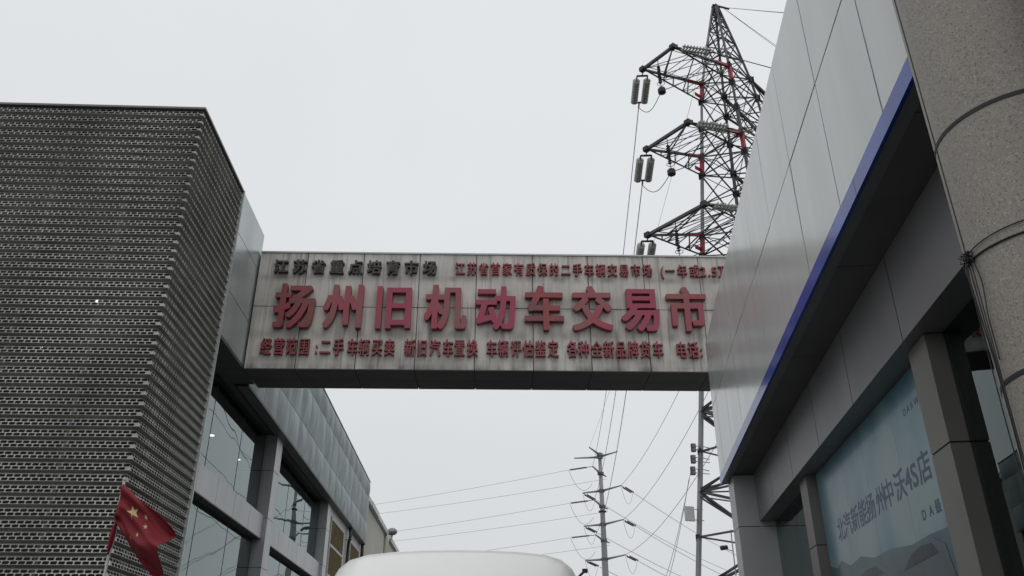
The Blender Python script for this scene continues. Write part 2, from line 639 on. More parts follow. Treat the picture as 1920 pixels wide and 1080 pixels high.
    cu.fill_mode = 'BOTH'
    cu.extrude = .5
    for lp in loops:
        lp = simplify(lp, .22)
        if len(lp) < 3:
            continue
        sp = cu.splines.new('POLY')
        sp.points.add(len(lp) - 1)
        for q, p in enumerate(lp):
            sp.points[q].co = ((p[0] + .5 - GPAD) / GN, (p[1] + .5 - GPAD) / GN - .12, 0, 1)
        sp.use_cyclic_u = True
    o = bpy.data.objects.new('outline', cu)
    scene.collection.objects.link(o)
    dg = bpy.context.evaluated_depsgraph_get()
    me = bpy.data.meshes.new_from_object(o.evaluated_get(dg))
    r_ = ([v.co.copy() for v in me.vertices], [tuple(p.vertices) for p in me.polygons])
    bpy.data.objects.remove(o)
    bpy.data.curves.remove(cu)
    bpy.data.meshes.remove(me)
    _glyph[key] = r_
    return r_


def letter(ch, cx, z0, w, h, depth, y0, mat, parent, weight, name='raised_character', wide=1.0, jit=0.0, mapper=None):
    """one raised character standing on the face y = y0, em box centred on cx, bottom of em at z0"""
    if not isinstance(weight, tuple):
        weight = (weight, weight * .8)
    vs_, fs_ = glyph(ch, *weight)
    latin = ord(ch) < 128
    if latin:
        xs = [v.x for v in vs_]
        c0 = (min(xs) + max(xs)) / 2
    else:
        c0 = 0.5
    a = random.uniform(-jit, jit)
    ca, sa = math.cos(a), math.sin(a)
    mb = MB()
    for v in vs_:
        gx, gz = (v.x - c0) * w * wide, (v.y - 0.38) * h
        gx, gz = gx * ca - gz * sa, gx * sa + gz * ca
        p = (cx + gx, y0 - depth * (v.z + 0.5), z0 + h / 2 + gz)
        mb.v.append(mapper(p) if mapper else p)
    for f in fs_:
        mb.f.append(f)
        mb.mi.append(0)
        mb.sm.append(False)
    return mb.build(name, mat, parent, recalc=False)


# ------------------------------------------------------------------ ground
g = MB()
g.quad([(-1500, -1500, 0), (1500, -1500, 0), (1500, 1500, 0), (-1500, 1500, 0)])
structure(g.build('ground', M['ground'], recalc=False))
g = MB()
g.quad([(-3.3, -30, .004), (1.0, -30, .004), (1.9 + 0.12 * 0, 12, .004), (9.0, 90, .004), (1.0, 90, .004), (-4.0, 12, .004)])
structure(g.build('road', M['asphalt'], recalc=False))
for nm, x0, x1 in (('kerb', -3.9, -3.75), ):
    g = MB()
    g.bar((-3.5, -20, .06), (-4.2, 32, .06), .15, .12)
    structure(g.build('kerb', M['kerb']))


# ------------------------------------------------------------------ showroom on the left
TH = math.atan(0.039)
LB = thing('showroom_building', 'grey showroom wrapped in folded perforated metal at its corner, left of the overhead sign', 'building', (-4.42, 9.42, 0), TH)
H = 9.17
W_END = 2.17         # where the perforated screen stops along the side
PER = 0.131
NROW = 66
FRONT_L = -5.2


def screen(front):
    """folded perforated sheet; local u runs along the face, o = outset from the backing line"""
    mb = MB()
    pw, rh = 0.0865, 0.0425

    def P(u, o, z):
        if front:                       # faces -y
            return (u + 0, -o, z)
        return (o, u, z)                # faces +x
    for r in range(NROW):
        zt = H - 0.05 - r * PER
        if zt < 0.3:
            break
        zb = zt - 2 * rh

        def oz(z):
            return -0.022 * (z - zb) / (2 * rh)
        for k in range(2):
            z1 = zt - k * rh
            z0 = z1 - rh
            zm = (z0 + z1) / 2
            shift = pw / 2 if k else 0
            if front:
                u, u_end = FRONT_L - shift, 0.0
            else:
                u, u_end = 0.0 - shift, W_END
            while u < u_end:
                a, b = u, u + pw
                solid = (not front and a < 0)
                lim = (lambda t, z: min(t, oz(z))) if front else (lambda t, z: min(max(t, -oz(z) * 1), u_end))
                a_, b_ = a, b
                if front and b > 0:
                    b_ = 0.0
                if not front:
                    a_ = max(a, 0.0)
                    b_ = min(b, u_end)
                if b_ - a_ < pw * 0.8:
                    cs = [(a_, z0), (b_, z0), (b_, z1), (a_, z1)]
                    mb.quad([P(lim(t, z), oz(z), z) for t, z in cs])
                else:
                    hw, hh = pw * 0.455, rh * 0.395
                    c = (a_ + b_) / 2
                    out = [(a_, zm), (a_, z1), (b_, z1), (b_, zm), (b_, z0), (a_, z0)]
                    inn = [(c - hw, zm), (c - hw * .76, zm + hh), (c + hw * .76, zm + hh), (c + hw, zm), (c + hw * .76, zm - hh), (c - hw * .76, zm - hh)]
                    for i in range(6):
                        j = (i + 1) % 6
                        q = [out[i], out[j], inn[j], inn[i]]
                        mb.quad([P(lim(t, z), oz(z), z) for t, z in q])
                u += pw
        # fold underneath
        zn = zt - PER
        D1 = -0.055
        e0, e1 = (FRONT_L, 0.0) if front else (0.0, W_END)

        def edge(o):
            return (e0, o) if front else (o, e1)
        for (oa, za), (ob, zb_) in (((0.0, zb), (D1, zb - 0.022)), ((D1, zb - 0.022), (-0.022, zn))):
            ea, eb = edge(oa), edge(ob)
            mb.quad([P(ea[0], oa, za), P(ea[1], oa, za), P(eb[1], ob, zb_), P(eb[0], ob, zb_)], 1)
    return mb


screen(True).build('perforated_screen', [M['perf'], M['perf_shade']], LB, recalc=False)
screen(False).build('perforated_screen', [M['perf'], M['perf_shade']], LB, recalc=False)
mb = MB()
mb.box(-12, -0.42, 0.42, W_END - 0.05, 0, H - 0.2)
mb.build('backing_wall', M['backing'], LB)
mb = MB()   # coping on top of the screen
mb.box(FRONT_L - 0.02, 0.012, -0.012, 0.10, H - 0.02, H + 0.012)
mb.box(-0.10, 0.0121, 0.1001, W_END, H - 0.02, H + 0.0121)
mb.box(FRONT_L - 0.02, -0.1001, 0.1002, W_END, H - 0.06, H - 0.01)
mb.build('coping', M['alu_dark'], LB)
mb = MB()
mb.box(-0.40, 0.022, W_END, W_END + 0.035, 0, H + 0.01)
mb.build('edge_trim', M['alu_mid'], LB)
# struts that carry the screen
mb = MB()
for x in (-0.9, -1.9, -2.9, -3.9, -4.9):
    mb.box(x, x + .06, .12, .18, .1, H - .1)
for y in (.7, 1.4):
    mb.box(-.18, -.12, y, y + .06, .1, H - .1)
mb.build('screen_post', M['alu_dark'], LB)

Y_SG = 3.66           # sign meets the fascia here
# smooth fascia between the screen and the sign
mb = MB()
zs = [6.60, 7.375, 8.425, 9.18]
for i in range(3):
    g_ = 0.006
    mb.box(-0.06, 0.0, W_END + 0.037, Y_SG + .02, zs[i] + g_, zs[i + 1] - (g_ if i < 2 else 0), 0)
mb.box(-7, -0.062, W_END + 0.037, Y_SG + 0.015, 6.62, 9.165, 1)
mb.box(-7, -0.02, Y_SG + .0201, 4.435, 6.62, 8.79, 0)
mb.build('fascia', [M['alu'], M['joint']], LB)


def pillow(mb, x, y0, y1, z0, z1, b, mi=0, n=7):
    gp = 0.006
    n0 = len(mb.v)
    bz = random.uniform(.75, 1.3) * b
    for j in range(n):
        for i in range(n):
            u, v = i / (n - 1), j / (n - 1)
            k = (1 - (2 * u - 1) ** 4) * (1 - (2 * v - 1) ** 4)
            k2 = math.sin(math.pi * u) * math.sin(math.pi * v)
            mb.v.append((x + bz * (0.35 * k + .65 * k2), y0 + gp + (y1 - y0 - 2 * gp) * u, z0 + gp + (z1 - z0 - 2 * gp) * v))
    for j in range(n - 1):
        for i in range(n - 1):
            mb.f.append((n0 + j * n + i, n0 + j * n + i + 1, n0 + (j + 1) * n + i + 1, n0 + (j + 1) * n + i))
            mb.mi.append(mi)
            mb.sm.append(True)


Y_END = 21.64
mb = MB()
zr = [6.56, 7.29, 8.22, 8.79]
for k in range(17):
    y0 = 3.42 + k * 1.0718
    ya = max(y0, 4.445)
    if y0 + 1.07 < ya + .05:
        continue
    for i in range(3):
        pillow(mb, -0.10, ya, y0 + 1.0718, zr[i], zr[i + 1], 0.06)
mb.box(-0.35, -0.102, 4.44, Y_END, 6.53, 8.80, 1)
mb.build('parapet_cladding', [M['zinc'], M['joint']], LB, recalc=False)
mb = MB()
mb.box(-0.36, -0.085, 4.441, Y_END + .006, 8.801, 8.83)
mb.box(-0.30, -0.085, 4.441, Y_END + .006, 6.515, 6.5295)
mb.build('parapet_trim', M['alu_dark'], LB)
mb = MB()
mb.box(-0.095, -0.06, 14.27, 14.36, 6.75, 6.94)
mb.build('sticker', M['box_white'], LB)
# soffit over the windows, with panel joints
mb = MB()
ys = [W_END + .037, 3.66, 4.435, 5.6, 6.9, 8.5, 10.1, 11.7, 13.3, 14.9, 16.5, 18.1, 19.7, Y_END]
for a, b in zip(ys, ys[1:]):
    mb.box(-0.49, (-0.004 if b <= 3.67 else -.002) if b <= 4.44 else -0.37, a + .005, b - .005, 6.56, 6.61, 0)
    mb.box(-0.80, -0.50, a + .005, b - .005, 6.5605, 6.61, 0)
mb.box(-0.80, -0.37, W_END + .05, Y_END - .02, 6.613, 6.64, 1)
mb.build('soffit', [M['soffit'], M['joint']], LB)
# piers
P1, P2 = (7.58, 8.08), (14.24, 14.74)
for a, b in (P1, P2):
    mb = MB()
    zz = [0, 1.9, 2.9, 3.86, 4.82, 5.79, 6.555]
    for i in range(6):
        mb.box(-0.46, -0.25, a, b, zz[i] + .006, zz[i + 1] - .006, 0)
        mb.box(-0.90, -0.466, a + .001, b - .001, zz[i] + .006, zz[i + 1] - .006, 0)
    mb.box(-0.89, -0.257, a + .008, b - .008, 0, 6.554, 1)
    mb.build('pier', [M['alu_mid'], M['joint']], LB)
# spandrel bands
for a, b in ((W_END + .037, P1[0] - .002), (P1[1] + .002, P2[0] - .002)):
    mb = MB()
    n = max(1, round((b - a) / 1.06))
    w = (b - a) / n
    for i in range(n):
        mb.box(-0.40, -0.335, a + i * w + .006, a + (i + 1) * w - .006, 4.42, 4.86, 0)
        mb.box(-0.48, -0.335, a + i * w + .006, a + (i + 1) * w - .006, 4.40, 4.418, 2)
    mb.box(-0.70, -0.342, a, b, 4.4185, 4.85, 1)
    mb.build('spandrel', [M['alu_mid'], M['joint'], M['soffit']], LB)
# windows (upper and lower) of the two glazed bays
for a, b in ((W_END + .037, P1[0] - .002), (P1[1] + .002, P2[0] - .002)):
    for z0, z1 in ((4.851, 6.559), (0.35, 4.399)):
        mb = MB()
        n = 3
        for i in range(1, n):
            y = a + (b - a) * i / n
            mb.box(-.56, -.497, y - .012, y + .012, z0, z1)
        mb.box(-.56, -.485, a, b, z0, z0 + .012)
        mb.box(-.56, -.485, a, b, z1 - .012, z1)
        wdw = mb.build('window', M['frame_dk'], LB)
        mb = MB()
        mb.quad([(-.49, a, z0 + .012), (-.49, b, z0 + .012), (-.49, b, z1 - .012), (-.49, a, z1 - .012)])
        mb.build('pane', M['glass'], wdw, recalc=False)
        for i in range(1, n):
            y = a + (b - a) * i / n
            mb = MB()
            mb.box(-.4895, -.486, y - .007, y + .007, z0 + .013, z1 - .013)
            mb.build('glazing_joint', M['joint'], wdw)
# interior
mb = MB()
mb.box(-7.0, -6.9, W_END + .04, Y_END, 0, 6.7)
mb.box(-6.9, -.9, W_END + .04, W_END + .12, 0, 6.7)
mb.box(-6.9, -.9, 14.3, 14.4, 0, 6.7)
mb.box(-6.9, -.82, W_END + .13, 14.29, 6.66, 6.72)
mb.box(-6.9, -.95, W_END + .13, 14.29, 4.35, 4.55)
mb.build('interior_wall', M['inner_dk'], LB)
# third bay: rendered wall with latticed windows
mb = MB()
mb.box(-.9, -.27, P2[1] + .002, Y_END - .1, 0, 6.555)
mb.build('wall', M['frame'], LB)
for (a, b), zs_ in (((14.95, 17.45), 6.26), ((18.9, 21.1), 6.24)):
    mb = MB()
    zb_ = 3.9
    t = .07
    for y in (a, b - t):
        mb.box(-.268, -.235, y, y + t, zb_, zs_)
    for z in (zb_, 4.62, 5.45, zs_ - t):
        mb.box(-.268, -.2351, a + t, b - t, z, z + t)
    wdw = mb.build('window', M['frame'], LB)
    mb = MB()
    k = a - (zs_ - zb_)
    while k < b:
        for sgn in (1, -1):
            y0, z0, z1 = k, zb_, zs_
            ya, yb = y0, y0 + (z1 - z0)
            pa = [ya, z0 if sgn > 0 else z1]
            pb = [yb, z1 if sgn > 0 else z0]
            # clip to opening
            def clip(pa, pb):
                (y_a, z_a), (y_b, z_b) = pa, pb
                for lim, side in ((a + t, 0), (b - t, 1)):
                    pts = []
                    if side == 0:
                        if y_b <= lim:
                            return None
                        if y_a < lim:
                            f_ = (lim - y_a) / (y_b - y_a)
                            y_a, z_a = lim, z_a + (z_b - z_a) * f_
                    else:
                        if y_a >= lim:
                            return None
                        if y_b > lim:
                            f_ = (lim - y_a) / (y_b - y_a)
                            y_b, z_b = lim, z_a + (z_b - z_a) * f_
                return (y_a, z_a), (y_b, z_b)
            c = clip(pa, pb)
            if c:
                mb.bar((-.25 - .004 * sgn, c[0][0], c[0][1]), (-.25 - .004 * sgn, c[1][0], c[1][1]), .022, .006)
        k += 0.12
    mb.build('lattice', M['lattice'], wdw)
    mb = MB()
    mb.quad([(-.266, a + t, zb_ + t), (-.266, b - t, zb_ + t), (-.266, b - t, zs_ - t), (-.266, a + t, zs_ - t)])
    mb.build('pane', M['inner_dk'], wdw, recalc=False)
mb = MB()
mb.tube([(-.17, 18.2, 6.5), (-.15, 18.2, 6.25), (-.2, 18.22, 6.0), (-.2, 18.22, 0.1)], .05, 10)
mb.tube([(-.2, 18.05, 6.5), (-.13, 18.1, 6.2), (-.19, 18.12, 5.7), (-.17, 18.1, 3)], .02, 6)
mb.bar((-.27, 18.0, 6.1), (-.1, 18.3, 6.15), .03)
mb.build('drain_pipe', M['plastic'], LB)
mb = MB()
mb.tube([(-.17, 21.35, 6.5), (-.16, 21.33, 6.1), (-.2, 21.4, 5.7), (-.2, 21.4, .1)], .06, 8)
mb.build('drain_pipe', M['plastic'], LB)
# roof slab and back
mb = MB()
mb.box(-12, -.37, Y_SG + .03, Y_END, 8.5, 8.56)
mb.box(-12, -7.02, W_END + .04, Y_END, 0, 8.49)
mb.box(-7.0, -.9, Y_END - .1, Y_END - .001, 0, 8.49)
mb.build('roof', M['alu_dark'], LB)

# lamps shining through the screen and in the window
lm = Matrix.Translation((-4.42, 9.42, 0)) @ Matrix.Rotation(TH, 4, 'Z')


def spot(loc, label, r=.035):
    o = thing('spotlight', label, 'spotlight', lm @ Vector(loc), TH, 'small lit spotlights inside the showroom')
    b = MB()
    b.lathe((0, 0, 0.012), (0, 0, 1), [(0, r * 1.25), (.03, r * 1.25), (.07, r * .7), (.08, 0.008), (.5, .008)], 12)
    b.build('housing', M['plastic'], o)
    b = MB()
    b.lathe((0, 0, 0), (0, 0, 1), [(0, r * .8), (.006, r * 1.15), (.0118, r * 1.15)], 12)
    b.build('lens', M['lamp'], o)
    return o


spot((-.92, .20, 6.16), 'lit spotlight glowing through the holes high in the perforated screen', .045)
spot((-1.92, .20, 4.93), 'lit spotlight behind the perforated screen at the far left edge of the photo', .03)
spot((-1.50, .20, 5.52), 'faint lit spotlight behind the screen, between the other two screen lamps', .02)
spot((-1.25, 6.3, 6.15), 'lit ceiling spotlight seen through the first upper showroom window', .07)
spot((-1.25, 8.35, 6.2), 'lit ceiling spotlight seen beside the first grey pier of the showroom', .05)

# ------------------------------------------------------------------ overhead sign bridge
BR = math.radians(1.3)
SB = thing('sign_bridge', 'long weathered grey sign box spanning the street, with red and black raised Chinese characters', 'sign', (-4.47, 13.0, 0), BR)
SB_L = 10.2
ZB, ZT, ZM, DEP = 6.548, 8.80, 7.705, 0.965
seams = [-.068, .79, 1.80, 2.81, 3.83, 4.84, 5.84, 6.85, 7.86, 8.87, 9.88, SB_L]
mb = MB()
for a, b in zip(seams, seams[1:]):
    for z0, z1 in ((ZB, ZM), (ZM, ZT - .03)):
        mb.box(a + .007, b - .007, 0, .04, z0 + (.007 if z0 == ZM else 0), z1 - (.007 if z1 == ZM else 0), 0)
mb.box(-.064, SB_L - .004, .042, DEP, ZB + .012, ZT - .032, 1)
mb.build('cladding', [M['sign'], M['joint']], SB)
mb = MB()
for a, b in zip(seams, seams[1:]):
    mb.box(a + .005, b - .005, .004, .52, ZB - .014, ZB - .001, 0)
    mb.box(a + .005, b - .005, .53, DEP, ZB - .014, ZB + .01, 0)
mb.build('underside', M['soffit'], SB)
mb = MB()
for a, b in zip(seams, seams[1:]):
    mb.box(a + .001, b - .001, -.018, DEP + .01, ZT - .029, ZT, 0)
mb.build('coping', M['alu_mid'], SB)
mb = MB()
mb.box(9.3, 10.1, .15, .85, 0, ZB - .016)
mb.build('support_pier', M['alu_mid'], SB, bevel=.02)

for k_, (c1_, c2_) in enumerate((((.345, .044, .078), (.27, .085, .085)), ((.34, .038, .082), (.31, .05, .08)), ((.31, .05, .062), (.20, .06, .06)))):
    M[f'red_letter{k_}'] = pmat('faded_red_acrylic', c1_, .38, col2=c2_, vscale=2.0 + k_, stretch=(1, 1, .5), lo=.38, hi=.62)
x = 0.341
for ch in '江苏省重点培育市场':
    letter(ch, x, 8.325, .262, .285, .07, -.002, M['black_letter'], SB, (.031, .022), jit=.02)
    x += .3318
x = 3.539
for ch in '江苏省首家有质保的二手车辆交易市场':
    letter(ch, x, 8.335, .185, .265, .05, -.002, M['red_small'], SB, (.018, .010), jit=.012)
    x += .2112
for ch, x, w in (('(', 7.185, .2), ('一', 7.328, .18), ('年', 7.55, .185), ('或', 7.769, .185), ('2', 7.925, .24), ('.', 8.035, .24), ('5', 8.133, .24),
                 ('万', 8.29, .185), ('公', 8.50, .185), ('里', 8.71, .185), (')', 8.87, .2)):
    letter(ch, x, 8.335, w, .265, .05, -.002, M['red_small'], SB, (.018, .010))
for ch, x, v_ in zip('扬州旧机动车交易市场', (.681, 1.542, 2.401, 3.305, 4.185, 5.031, 5.875, 6.743, 7.553, 8.50), (2, 0, 1, 0, 1, 2, 0, 1, 0, 2)):
    letter(ch, x, 7.235, .735, .885, .11, -.002, M[f'red_letter{v_}'], SB, (.029, .018), jit=.008)
row3 = '经营范围:二手车辆买卖新旧汽车置换车辆评估鉴定各种全新品牌货车电话:'
xs3 = (.27, .49, .70, .92, 1.13, 1.28, 1.50, 1.74, 1.94, 2.16, 2.37, 2.72, 2.93, 3.15, 3.37, 3.57, 3.79, 4.12, 4.32, 4.54, 4.75, 4.96, 5.18,
       5.51, 5.71, 5.93, 6.14, 6.35, 6.56, 6.77, 6.99, 7.39, 7.60, 7.74)
for ch, x in zip(row3, xs3):
    letter(ch, x, 6.765, .195, .325, .06, -.002, M['red_small'], SB, (.018, .009), jit=.01)

# ------------------------------------------------------------------ white showroom on the right
RT = -math.radians(6.85)
RBO = (3.134, 12.3, 0)
RB = thing('dealer_building', 'white panelled showroom with a blue edged canopy and dark cladding, right of the street', 'building', RBO, RT)
rm = Matrix.Translation(RBO) @ Matrix.Rotation(RT, 4, 'Z')
RT_S = -14.2
ZT_R, ZJ, ZBL, ZSO = 6.70, 5.62, 4.545, 4.425
js = [0.0] + [-.54 - 1.013 * i for i in range(14)]
js = [j for j in js if j > RT_S] + [RT_S]
mb = MB()
for b, a in zip(js, js[1:]):
    for z0, z1 in ((ZBL + .001, ZJ), (ZJ, ZT_R)):
        y0_, y1_ = a + .0075, b - (.0075 if b < 0 else 0)
        q0, q1 = z0 + (.007 if z0 == ZJ else 0), z1 - (.007 if z1 == ZJ else 0)
        w_ = [random.uniform(-.0022, .0022) for _ in range(4)]
        mb.hexa([(w_[0], y0_, q0), (.05, y0_, q0), (.05, y1_, q0), (w_[1], y1_, q0), (w_[2], y0_, q1), (.05, y0_, q1), (.05, y1_, q1), (w_[3], y1_, q1)], 0)
mb.box(.052, .30, RT_S, -.05, ZBL, ZT_R - .02, 1)
for i in range(8):      # end wall panels
    for z0, z1 in ((ZBL + .001, ZJ), (ZJ, ZT_R)):
        mb.box(.052 + i * 1.0 + .004, .052 + (i + 1) * 1.0 - .004, -.04, -.0005, z0 + .004, z1 - .004, 0)
mb.box(.302, 8.0, -.3, -.05, 0, ZT_R - .02, 1)
mb.build('fascia', [M['white'], M['joint']], RB)
mb = MB()
for i, a in enumerate(range(-14, 0, 2)):
    mb.box(-.012, .012, a + .003 if a > -14 else RT_S, a + 2 - .003, ZSO - .01, ZBL - .002)
mb.build('blue_trim', M['blue'], RB)
# outer soffit, hanging band, inner soffit
mb = MB()
mb.box(.0125, .095, RT_S, -.001, ZSO - .004, ZSO + .02, 1)
for a in [RT_S] + [-12.4, -10.6, -8.8, -7.0, -5.2, -3.4, -1.6]:
    b = a + 1.8 if a > RT_S else -12.4
    b = min(b, -.002)
    mb.box(.0951, .389, a + .004, b - .004, ZSO, ZSO + .03, 0)
mb.build('canopy_soffit', [M['soffit'], M['alu_dark']], RB)
bs = [-14.2, -13.85, -12.51, -11.17, -9.83, -8.48, -7.13, -5.77, -4.46, -3.11, -1.79, -.59]
mb = MB()
for a, b in zip(bs, bs[1:]):
    mb.box(.39, .42, a + .008, b - .008, 3.763, ZSO - .001, 0)
    mb.box(.421, .66, a + .005, b - .005, 3.763, 3.78, 0)
mb.box(.422, .9, RT_S, -.59, 3.783, ZSO + .05, 1)
mb.build('header_band', [M['band'], M['joint']], RB)
# end pier carrying the canopy
mb = MB()
zz = [0, .9, 1.9, 2.9, 3.7, 4.42]
for z0, z1 in zip(zz, zz[1:]):
    mb.box(.095, 1.0, -.58, -.052, z0 + .005, z1 - .005, 0)
mb.box(.102, .99, -.573, -.058, 0, 4.4, 1)
mb.build('end_pier', [M['alu_mid'], M['joint']], RB)
# piers between the windows
piers = [(-11.24, -10.9), (-7.265, -6.93), (-3.30, -2.965)]
for a, b in piers:
    mb = MB()
    zz = [0, 1.15, 2.1, 3.02, 3.762]
    for z0, z1 in zip(zz, zz[1:]):
        mb.box(.48, .66, a, b, z0 + .006, z1 - .006, 0)
    mb.box(.487, .655, a + .007, b - .007, 0, 3.762, 1)
    mb.build('pier', [M['pier_warm'], M['joint']], RB)
edges = [(-14.2, -11.241), (-10.899, -7.266), (-6.929, -3.301), (-2.964, -.582)]
for a, b in edges:
    mb = MB()
    for y in (a + .002, b - .022):
        mb.box(.612, .66, y, y + .02, .25, 3.75)
    mb.box(.612, .66, a + .022, b - .022, .25, .28)
    if a != -6.929:
        mb.box(.612, .65, (a + b) / 2 - .012, (a + b) / 2 + .012, .28, 3.75)
    wdw = mb.build('window', M['frame_dk'], RB)
    mb = MB()
    mb.quad([(.60, b - .002, .25), (.60, a + .002, .25), (.60, a + .002, 3.762), (.60, b - .002, 3.762)])
    mb.build('pane', M['glass_r'], wdw, recalc=False)
mb = MB()
mb.box(3.0, 3.1, RT_S, -.35, 0, 4.3)
mb.box(.661, 2.99, RT_S, -.35, 3.765, 3.781)
mb.build('interior_wall', M['inner'], RB)
mb = MB()
mb.box(.302, 8, RT_S, -.31, 6.5, 6.55)
mb.box(8.01, 8.1, RT_S, -.04, 0, 6.6)
mb.box(.67, 8, RT_S - .1, RT_S - .001, 0, 6.5)
mb.build('roof', M['alu_dark'], RB)

# poster on the second window
PO = thing('window_poster', 'large pale blue poster with dark blue characters covering a shaded window under the canopy', 'poster', rm @ Vector((.584, -5.1, 0)), RT)
PS0, PS1, PZ0, PZ1 = -6.90, -3.33, .6, 3.755
mb = MB()
for i in range(4):
    a = PS0 + (PS1 - PS0) * i / 4
    b = PS0 + (PS1 - PS0) * (i + 1) / 4
    mb.box(0, .012, a + 5.1 + .002, b + 5.1 - .002, PZ0, PZ1)
mb.build('sheet', M['poster'], PO)


def pmap(off):
    # letters are laid out as x to the right seen from the street; the street-facing sheet runs towards -y
    return lambda p: (p[1] + off, -p[0], p[2])


for ch, s in zip('北汽新能扬州中沃4S店', (-3.98, -4.25, -4.53, -4.80, -5.06, -5.37, -5.60, -5.895, -6.10, -6.25, -6.472)):
    wd = .30 if ord(ch) < 128 else .275
    letter(ch, -(s + 5.1), 2.945, wd, .235, .0008, -.0003, M['poster_ink'], PO, (.016, .014), 'printed_character', mapper=pmap(0))
for ch, s in zip('DARWIN', (-6.325, -6.41, -6.50, -6.60, -6.69, -6.75)):
    letter(ch, -(s + 5.1), 3.475, .09, .075, .0008, -.0003, M['poster_ink'], PO, (.003, .003), 'printed_character', mapper=pmap(0))
# printed motif along the foot: hills, two parked cars and a red block


def flat_shape(pts, name, mat, lift):
    b = MB()
    n = len(pts)
    f0 = [(-lift, s + 5.1, z) for s, z in pts]
    f1 = [(-.0005, s + 5.1, z) for s, z in pts]
    b.quad(f0)
    for i in range(n):
        j = (i + 1) % n
        b.quad([f0[i], f0[j], f1[j], f1[i]])
    b.build(name, mat, PO)


flat_shape([(-3.34, 2.80), (-3.6, 2.74), (-3.8, 2.79), (-4.1, 2.70), (-4.5, 2.73), (-4.9, 2.66), (-5.4, 2.66), (-5.9, 2.61), (-6.3, 2.62), (-6.88, 2.60), (-6.88, 2.3), (-3.34, 2.3)], 'printed_hills', M['poster_dim'], .002)
flat_shape([(-3.9, 2.35), (-4.0, 2.52), (-4.35, 2.60), (-4.7, 2.635), (-5.0, 2.61), (-5.25, 2.52), (-5.5, 2.48), (-5.55, 2.3), (-3.9, 2.3)], 'printed_car', M['poster_pale'], .004)
flat_shape([(-4.1, 2.50), (-4.4, 2.575), (-4.68, 2.60), (-4.9, 2.585), (-5.1, 2.51)], 'printed_car_window', M['poster_dark'], .0055)
flat_shape([(-5.45, 2.3), (-5.5, 2.46), (-5.75, 2.56), (-6.1, 2.60), (-6.35, 2.59), (-6.55, 2.52), (-6.62, 2.3)], 'printed_car', M['poster_pale'], .005)
flat_shape([(-5.62, 2.46), (-5.85, 2.55), (-6.1, 2.575), (-6.3, 2.56), (-6.4, 2.48)], 'printed_car_window', M['poster_dark'], .0065)
for ch, s in zip('DA最', (-6.27, -6.42, -6.56)):
    letter(ch, -(s + 5.1), 2.715, .12, .10, .0008, -.0003, M['poster_ink'], PO, .02, 'printed_character', mapper=pmap(0))

# ------------------------------------------------------------------ granite column with its tied cables
CA, CD, CR = math.radians(37.25), 2.6, 0.234
cx, cy = CD * math.sin(CA), CD * math.cos(CA)
COL = thing('granite_column', 'round speckled granite column with dark joint rings in the near right corner', 'column', (cx, cy, 0))
mb = MB()
rings = [.769 + .796 * i for i in range(9)]
zz = [0] + rings + [7.9]
for z0, z1 in zip(zz, zz[1:]):
    n0 = len(mb.v)
    seg = 96
    for z in (z0 + .005, z1 - .005):
        for k in range(seg):
            a = 2 * math.pi * k / seg
            mb.v.append((CR * math.cos(a), CR * math.sin(a), z))
    for k in range(seg):
        k2 = (k + 1) % seg
        mb.f.append((n0 + k, n0 + k2, n0 + seg + k2, n0 + seg + k))
        mb.mi.append(0)
        mb.sm.append(True)
    for z in (z0 + .005, z1 - .005):
        mb.quad([(CR * math.cos(2 * math.pi * k / seg), CR * math.sin(2 * math.pi * k / seg), z) for k in range(seg)])
mb.build('shaft', M['granite'], COL)
for z in rings:
    b = MB()
    b.lathe((0, 0, z - .0068), (0, 0, 1), [(0, CR - .01), (0, CR + .002), (.0136, CR + .002), (.0136, CR - .01)], 96)
    b.build('joint_ring', M['joint'], COL)


def colpt(az_deg, z, lift=0.0):
    """point on the column face seen along azimuth az from the road position, as an angle about the column"""
    b = math.radians(az_deg) - CA
    s = CD * math.sin(b)                         # signed offset across
    along = -math.sqrt(max(0, CR * CR - s * s))  # towards the road
    ex = Vector((math.cos(CA), -math.sin(CA), 0))
    ey = Vector((math.sin(CA), math.cos(CA), 0))
    v = ex * s + ey * along
    v = v.normalized() * (CR + lift)
    return Vector((v.x, v.y, z))


ang0 = colpt(32.42, 0)
an = math.atan2(ang0.y, ang0.x)
b = MB()
da = .022
for z0, z1 in zip(zz, zz[1:]):
    c = []
    for z in (z0 + .006, z1 - .006):
        for aa, rr in ((an - da, CR - .004), (an - da, CR + .0012), (an + da, CR + .0012), (an + da, CR - .004)):
            c.append((rr * math.cos(aa), rr * math.sin(aa), z))
    b.hexa(c)
b.build('vertical_joint', M['joint'], COL)

CB = thing('tied_cable', 'thin black cables tied in a knot round the granite column and trailing down it', 'cable', (cx, cy, 0))


def ring_pts(z0, tilt, lift, n=60, ph=0):
    r = CR + lift
    return [(r * math.cos(2 * math.pi * k / n), r * math.sin(2 * math.pi * k / n), z0 + tilt * math.sin(2 * math.pi * k / n + ph)) for k in range(n + 1)]


